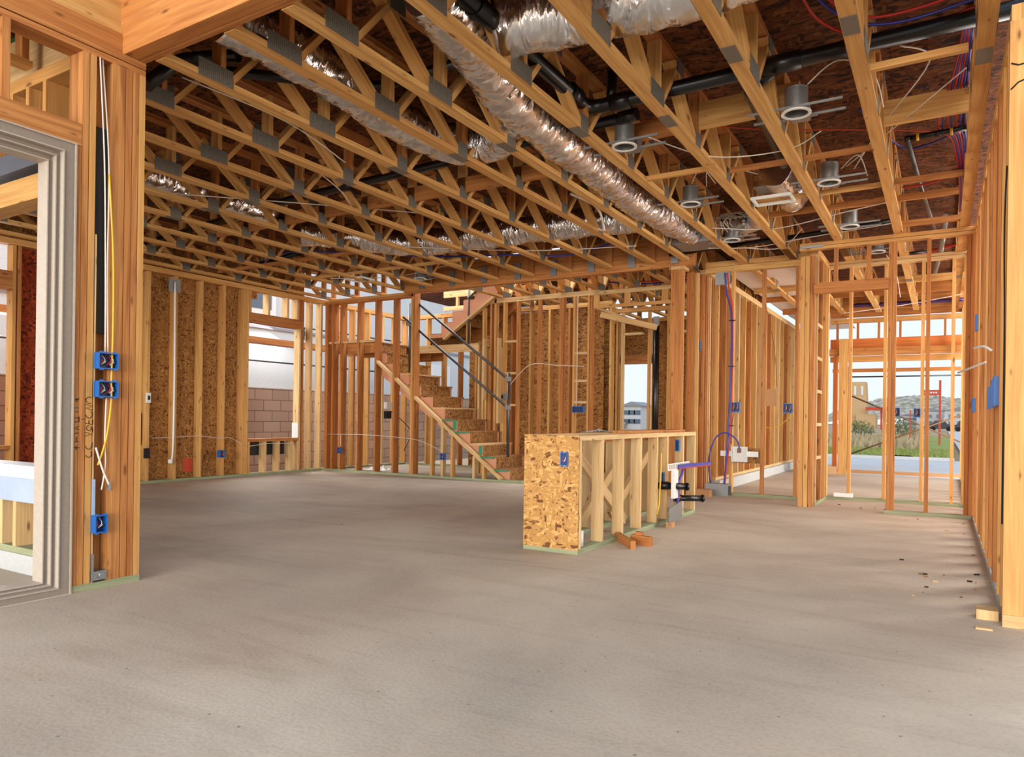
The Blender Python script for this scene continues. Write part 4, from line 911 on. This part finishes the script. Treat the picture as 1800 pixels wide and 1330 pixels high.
# worktop strip
tag(MB().box(-2.54,-2.38,5.9,7.6,.877,.90).build('shelf_board',FIR),'reddish board lying on top of the island','board')
for k in range(5): cable([(-2.62+.02*k,5.5+.05*k,.885),(-2.55,5.7,.90+.004*k),(-2.5-.02*k,5.9,.885)],.004,GALV,'loose grey wire offcut on top of the island','wire',group='wire offcuts on the island')
tag(MB().box(.16,.255,4.40,4.50,0,.05).build('wood_offcut',PALE),'pale wood block on the slab at the foot of the right wall','wood offcut')
tag(MB().box(.15,.22,4.18,4.22,0,.008).build('wood_offcut',PALE),'thin pale wood sliver on the slab near the right end stud','wood offcut')
# debris
for i in range(36):
    a=R.random()
    if i<26: x,y=.27-.05-R.random()**2*.7,4.5+R.random()*4.3
    elif i<34: x,y=-2.0+R.random()*1.6,9.2+R.random()*.5
    else: x,y=-9+R.random()*8,3.5+R.random()*5.5
    s=.004+R.random()*.012
    MB().beam((x-s,y-s*.3,.004),(x+s,y+s*R.uniform(-1,1),.004),s*.7,.006,(0,0,1)).build('wood_chip',(FIR,PALE,INK,COPPER)[i%4]); 
    o=bpy.data.objects[-1] if False else None
for o in bpy.data.objects:
    if o.name.startswith('wood_chip'): tag(o,'tiny wood chip or debris scrap lying on the concrete slab','debris','wood chips on the slab')
# ------------------------------------------------------------------ entry end (Y=15.2)
W=thing('entry_header_frame','orange layered header beams and cripples over the wide street opening','header frame',(-.7,15.3,2.1))
bd(W,'beam',-1.9,.41,15.22,15.34,2.42,2.61,RED); bd(W,'beam',-1.9,.41,15.10,15.2,2.28,2.415,LVL); bd(W,'beam',-1.9,.41,15.22,15.34,2.17,2.275,PINE)
bd(W,'rail',-1.9,.41,15.6,15.64,1.99,2.06,FIR)
for k in range(7): stud(W,-1.8+k*.36,15.24,2.61,2.92,S,.09,FIR,'cripple_stud')
bd(W,'top_plate',-1.9,.41,15.2,15.34,2.92,3.0,PINE); bd(W,'rim_board',-1.9,.41,15.2,15.24,3.02,ZT,FIR)
bd(W,'ledger',-2.7,.27,14.7,14.74,3.08,3.3,LVL); bd(W,'ledger',-2.7,.27,13.2,13.24,3.1,3.36,LVL); bd(W,'ledger',-2.7,.27,12.2,12.24,3.1,3.2,PINE)
W=thing('entry_post','cluster of bright fir posts at the left side of the street opening','post',(-1.75,15.2,0))
bd(W,'ply',-1.72,-1.57,15.05,15.1,0,2.6,PINE); bd(W,'ply',-1.84,-1.76,15.2,15.3,0,2.6,RED); bd(W,'ply',-2.1,-2.0,15.4,15.5,0,2.9,RED); bd(W,'ply',-2.26,-2.2,15.0,15.1,0,2.9,PINE)
bd(W,'plinth',-2.1,-1.75,15.0,15.15,0,.15,TANH)
ebox((-2.05,15.35,.35),'-y',.09,.13,.04,'dark blue outlet box low beside the entry posts',wires=False)
tag(MB().box(-2.2,.6,15.7,15.75,0,.05).build('threshold_board',CARD),'brown board lying across the entry just outside the slab','board')
tag(MB().box(-2.2,.6,16.4,16.45,-.05,.02).build('threshold_board',CARD),'second brown form board further out on the drive','board')
# scaffold in front of the entry
W=thing('scaffold_frame','thin scaffold frame with crossed braces outside the street opening','scaffold',(-.7,17,0))
for x in(-1.75,.55): MB().tube([(x,17,-.1),(x,17,2.2)],.02,8).build('pole',COPPER,W)
MB().tube([(-1.75,17,1.98),(.6,17,1.98)],.015,8).build('rail',STEEL,W)
MB().tube([(-1.75,17,.3),(.6,17,1.3)],.016,8).build('brace',COPPER,W); MB().tube([(-1.75,17.05,1.6),(.6,17.05,.5)],.016,8).build('brace',COPPER,W)
# ------------------------------------------------------------------ outside, street side
def flat(name,x0,x1,y0,y1,z,m,t=.02): o=MB().box(x0,x1,y0,y1,z-t,z).build(name,m); o['kind']='structure'; return o
flat('driveway',-1.95,8,15.36,18.2,-.04,KERB,.1)
flat('street',-30,30,18.2,24,-.06,ROAD,.08)
flat('kerb',-30,.3,24,24.2,.02,KERB,.12)
mb=MB()
def gfn(u,v):
    x=-22+u*22.3; y=24.2+v*24
    return (x,y,.02+v*.25+.04*math.sin(x*3+y)+.03*math.sin(x*7.1-y*2))
mb.grid(gfn,60,40); o=mb.build('grass_verge',GRASS); tag(o,'green grassy verge across the street','grass',kind='stuff')
def tuft(name,n,x0,x1,y0,y1,h,m,label,cat,seed):
    mb=MB(); rs=random.Random(seed)
    for k in range(n):
        x=rs.uniform(x0,x1); y=rs.uniform(y0,y1); z=.02+(y-24.2)/24*.25; a=rs.random()*6.3; s_=h*(.4+.6*rs.random()); w_=h*.25
        q=len(mb.v); mb.v+=[V((x-w_*math.cos(a),y-w_*math.sin(a),z)),V((x+w_*math.cos(a),y+w_*math.sin(a),z)),V((x+w_*rs.uniform(-.5,.5),y,z+s_))]
        mb.f.append([q,q+1,q+2]); mb.uv.append([(0,0)]*3); mb.sm.append(False)
    tag(mb.build(name,m),label,cat,kind='stuff')
tuft('dry_brush',2200,-9,-.6,28,36,.5,DRYG,'pale dry brush growing on the verge across the street','brush',5)
tuft('grass_blades',2500,-6,.2,24.3,28.5,.14,GRASS,'short green grass along the kerb of the verge','grass',6)
flat('side_street',.6,14,24,120,-.05,ROAD,.05)
def bush(x,y,z,r,label,m=BUSH):
    rs=random.Random(int(x*31+y*7)); mb=MB()
    for k in range(700):
        a=rs.random()*6.283; b=math.acos(rs.uniform(-1,1)); q=r*(.45+.55*rs.random())
        p=V((x+q*math.sin(b)*math.cos(a),y+q*math.sin(b)*math.sin(a),z+r*.8+q*.85*math.cos(b))); s=r*.075
        d1=V((rs.uniform(-1,1),rs.uniform(-1,1),rs.uniform(-1,1))).normalized()*s; d2=d1.orthogonal().normalized()*s*.6
        n=len(mb.v); mb.v+=[p-d1,p+d2,p+d1,p-d2]; mb.f.append([n,n+1,n+2,n+3]); mb.uv.append([(0,0)]*4); mb.sm.append(False)
    t=thing('bush',label,'bush',(x,y,z)); mb.build('foliage',m,t); MB().tube([(x,y,z-.1),(x,y,z+r)],r*.06,6).build('stem',COPPER,t)
bush(-3.2,36.5,.12,.62,'green bush in front of the tan building under construction'); bush(-1.75,37.5,.12,.72,'sparse grey green bush in the middle of the verge'); bush(-.9,38.8,.12,.5,'round tan bush right of the middle one',DRYG)
W=thing('street_sign','tall rust red post with a horizontal red sign board by the side street','sign',(-.1,33,0))
MB().box(-.14,-.06,33,33.06,.03,2.72).build('post',REDTAPE,W); MB().box(-.70,-.14,33,33.04,2.12,2.34).build('sign_board',REDTAPE,W)
for k in range(5): MB().box(-.62+k*.09,-.56+k*.09,32.99,33.0,2.2,2.26).build('lettering',WHITE,W)
tag(MB().box(-1.04,-1.0,30,30.04,.05,1.48).build('utility_stake',REDTAPE),'thin orange stake standing in the grass verge','stake')
W=thing('construction_building','tan unfinished building with a tapering tower and two slot windows','building',(-13,150,0))
def pyr(mb,x0,x1,y0,y1,z0,z1,t):
    n=len(mb.v); mb.v+=[V(p) for p in((x0,y0,z0),(x1,y0,z0),(x1,y1,z0),(x0,y1,z0),(x0,y0,z1),(x1-t,y0,z1),(x1-t,y1,z1),(x0,y1,z1))]
    for f in((3,2,1,0),(4,5,6,7),(0,1,5,4),(1,2,6,5),(2,3,7,6),(3,0,4,7)): mb.f.append([n+i for i in f]); mb.uv.append([(0,0)]*4); mb.sm.append(False)
    return mb
pyr(MB(),-15.2,-12.1,150,154,-.2,8.7,.4).build('tower',TANH,W); MB().box(-14,-10.7,149,154,-.2,2.6).build('wing',TANH,W)
for x in(-14.5,-13.3): MB().box(x,x+.4,149.9,150,6.2,7.9).build('slot_window',WTRIM,W)
MB().box(-12.3,-7.6,148,149,3.3,3.9).build('red_beam',REDTAPE,W)
for x in(-9.9,-8.4): MB().box(x,x+.3,149,149.3,-.2,3.3).build('red_post',REDTAPE,W)
def house(x,y,w,d,h,label,m=HOUSE):
    t=thing('house',label,'house',(x,y,0))
    MB().box(x-w/2,x+w/2,y,y+d,-.2,h).build('wall',m,t)
    z=h; e=.3
    MB().poly([V((x-w/2-e,y-e,z)),V((x+w/2+e,y-e,z)),V((x,y-e,z+h*.2))],(0,d+2*e,0),0).build('roof',ROOFT,t)
    for a in(-.3,0,.3):
        for zz in(.2,.6): MB().box(x+a*w-.4,x+a*w+.4,y-.06,y,h*zz,h*(zz+.2)).build('window',GLASSD,t)
house(-2.6,200,5.6,8,4.0,'pale two storey house nearest the sign post, left of the pair'); house(3.2,190,5.6,8,4.0,'pale two storey house at the right beyond the parked cars'); house(-7.2,210,3.2,8,3.0,'small white house just above the middle bushes')
house(-62,130,12,10,3.6,'pale grey house seen through the rear window openings'); house(-31.5,80,2.2,4,2.6,'small grey house seen through the window behind the island')
def car(x,y,label,k=1.0):
    t=thing('car',label,'car',(x,y,0))
    MB().poly([V((x-2.1*k,y,.25)),V((x+2.1*k,y,.25)),V((x+2.1*k,y,.85)),V((x+1.1*k,y,.95)),V((x+.6*k,y,1.45)),V((x-1.0*k,y,1.45)),V((x-1.6*k,y,.95)),V((x-2.1*k,y,.85))],(0,1.7,0),0).build('body',CARM,t)
    for a in(-1.3*k,1.3*k): MB().tube([(x+a,y-.02,.25),(x+a,y+1.72,.25)],.33,16).build('wheel',INK,t)
car(-.2,120,'dark parked car by the far houses, left one',.75); car(2.5,118,'dark parked car in the side street, right one',.5)
def hill(x0,x1,y,hh,seed,label,dx=60):
    mb=MB(); rs=random.Random(seed)
    def f(u,v):
        x=x0+u*(x1-x0); h=hh*max(0,math.sin(math.pi*u))**.8*(1-abs(v-.6)*1.4)+.5*math.sin(u*31+seed)*math.sin(v*17)+rs.random()*.9
        return (x,y+v*dx,max(-.2,h))
    mb.grid(f,80,26,False); o=mb.build('hill',HILLM); tag(o,label,None,kind='structure')
hill(-60,40,380,15,1,'scrubby boulder hill beyond the houses'); hill(-75,-32,76,5.4,3,'scrubby hill beyond the rear window',12)
flat('lawn',-80,-3.2,18.5,70,-.08,GRASS,.05)
# ------------------------------------------------------------------ outside, left side
o=MB().box(-11.2,-11,-6,24,-.15,1.50).build('block_fence',CMU); tag(o,'tan concrete block fence outside the left wall','fence')
W=thing('neighbor_house','pale grey stucco neighbouring house with white trimmed window beyond the fence','house',(-14,9,0))
MB().box(-18,-13.5,-4,30,-.1,6.5).build('wall',STUCCO,W)
MB().box(-13.5,-13.42,10.5,11.55,3.25,4.5).build('window_trim',WTRIM,W); MB().box(-13.42,-13.40,10.62,11.4,3.42,4.4).build('pane',GLASSD,W)
MB().box(-13.5,-13.44,-4,30,2.98,3.04).build('trim_band',ROOFT,W)
MB().box(-13.5,-13.42,17.6,18.5,1.6,2.6).build('window_trim',WTRIM,W)
W=thing('scaffold_frame','scaffold with a long tan plank outside the left wall window','scaffold',(-12.3,9,0))
MB().box(-12.6,-12.3,3,14.5,2.50,2.62).build('plank',FIR,W)
for z in(2.95,2.12): MB().tube([(-12.3,3,z),(-12.3,15,z)],.018,8).build('rail',STEEL,W)
for y in(4,7,12.9,14.6): MB().tube([(-12.3,y,-.1),(-12.3,y,3.3)],.024,8).build('pole',STEEL,W)
MB().tube([(-12.25,12.9,.3),(-12.25,14.6,1.3)],.015,8).build('brace',WTRIM,W); MB().tube([(-12.25,12.9,1.3),(-12.25,14.6,.4)],.015,8).build('brace',WTRIM,W)
# ------------------------------------------------------------------ light
w=bpy.data.worlds.new('World'); SC.world=w; w.use_nodes=True; nt=w.node_tree
bg=nt.nodes['Background']; tc=nt.nodes.new('ShaderNodeTexCoord'); sx=nt.nodes.new('ShaderNodeSeparateXYZ'); nt.links.new(tc.outputs['Generated'],sx.inputs[0])
r=ramp(nt,[(0,(.66,.72,.78,1)),(.12,(.66,.73,.80,1)),(.6,(.58,.72,.90,1))]); nt.links.new(sx.outputs[2],r.inputs[0]); nt.links.new(r.outputs[0],bg.inputs[0]); bg.inputs[1].default_value=.95
def sun(rot,e,ang,col):
    l=bpy.data.lights.new('sun','SUN'); l.energy=e; l.angle=math.radians(ang); l.color=col
    o=bpy.data.objects.new('sun',l); COL.objects.link(o); o.rotation_euler=rot; return o
def sundir(d,e,ang,col):
    o=sun((0,0,0),e,ang,col); o.rotation_euler=V(d).to_track_quat('-Z','Y').to_euler(); return o
sundir((-.35,.9,-.22),1.25,60,(1,.94,.87))
def area(loc,d,sx_,sy_,p,col=(1,1,1)):  # added area lamps, out of view, that brighten the rooms beyond sun and sky
    l=bpy.data.lights.new('added_fill','AREA'); l.shape='RECTANGLE'; l.size=sx_; l.size_y=sy_; l.energy=p; l.color=col
    o=bpy.data.objects.new('added_fill',l); COL.objects.link(o); o.location=loc; o.rotation_euler=V(d).to_track_quat('-Z','Z').to_euler(); return o
area((1,-12,1.8),(-.35,1,.02),12,4,2000,(1,.96,.91))
area((3.0,8.5,1.6),(-1,0,.0),8,2.8,480,(1,.93,.86))
area((3.0,13.5,1.6),(-1,0,.0),4,2.8,420,(1,.94,.86))
area((-7.5,-7,1.7),(-.1,1,0),7,3,260,(1,.97,.94))
area((-7.2,10.7,6.5),(0,0,-1),3,2,260,(.98,.98,1))
area((-12,11.5,5.0),(.7,-.2,-.5),5,1.5,350,(1,.97,.93))
area((-12,5,4.2),(1,.1,-.35),5,1.5,300,(1,.97,.93))
# ------------------------------------------------------------------ camera
f=1261.0
cam=bpy.data.cameras.new('camera'); co=bpy.data.objects.new('camera',cam); COL.objects.link(co); SC.camera=co
cam.sensor_fit='HORIZONTAL'; cam.sensor_width=36; cam.lens=36*f/1800; cam.clip_start=.05; cam.clip_end=500
cam.shift_y=(734-665)/1800
a=math.atan(757/f)
co.location=(0,0,1.0)
ROLL=math.radians(.8)
co.rotation_euler=(Matrix.Rotation(a,4,'Z')@Matrix.Rotation(math.pi/2,4,'X')@Matrix.Rotation(ROLL,4,'Z')).to_euler()
vs=SC.view_settings; vs.view_transform='Standard'; vs.look='None'; vs.gamma=1; vs.exposure=.52; vs.use_curve_mapping=False
SC.cycles.max_bounces=8; SC.cycles.diffuse_bounces=5
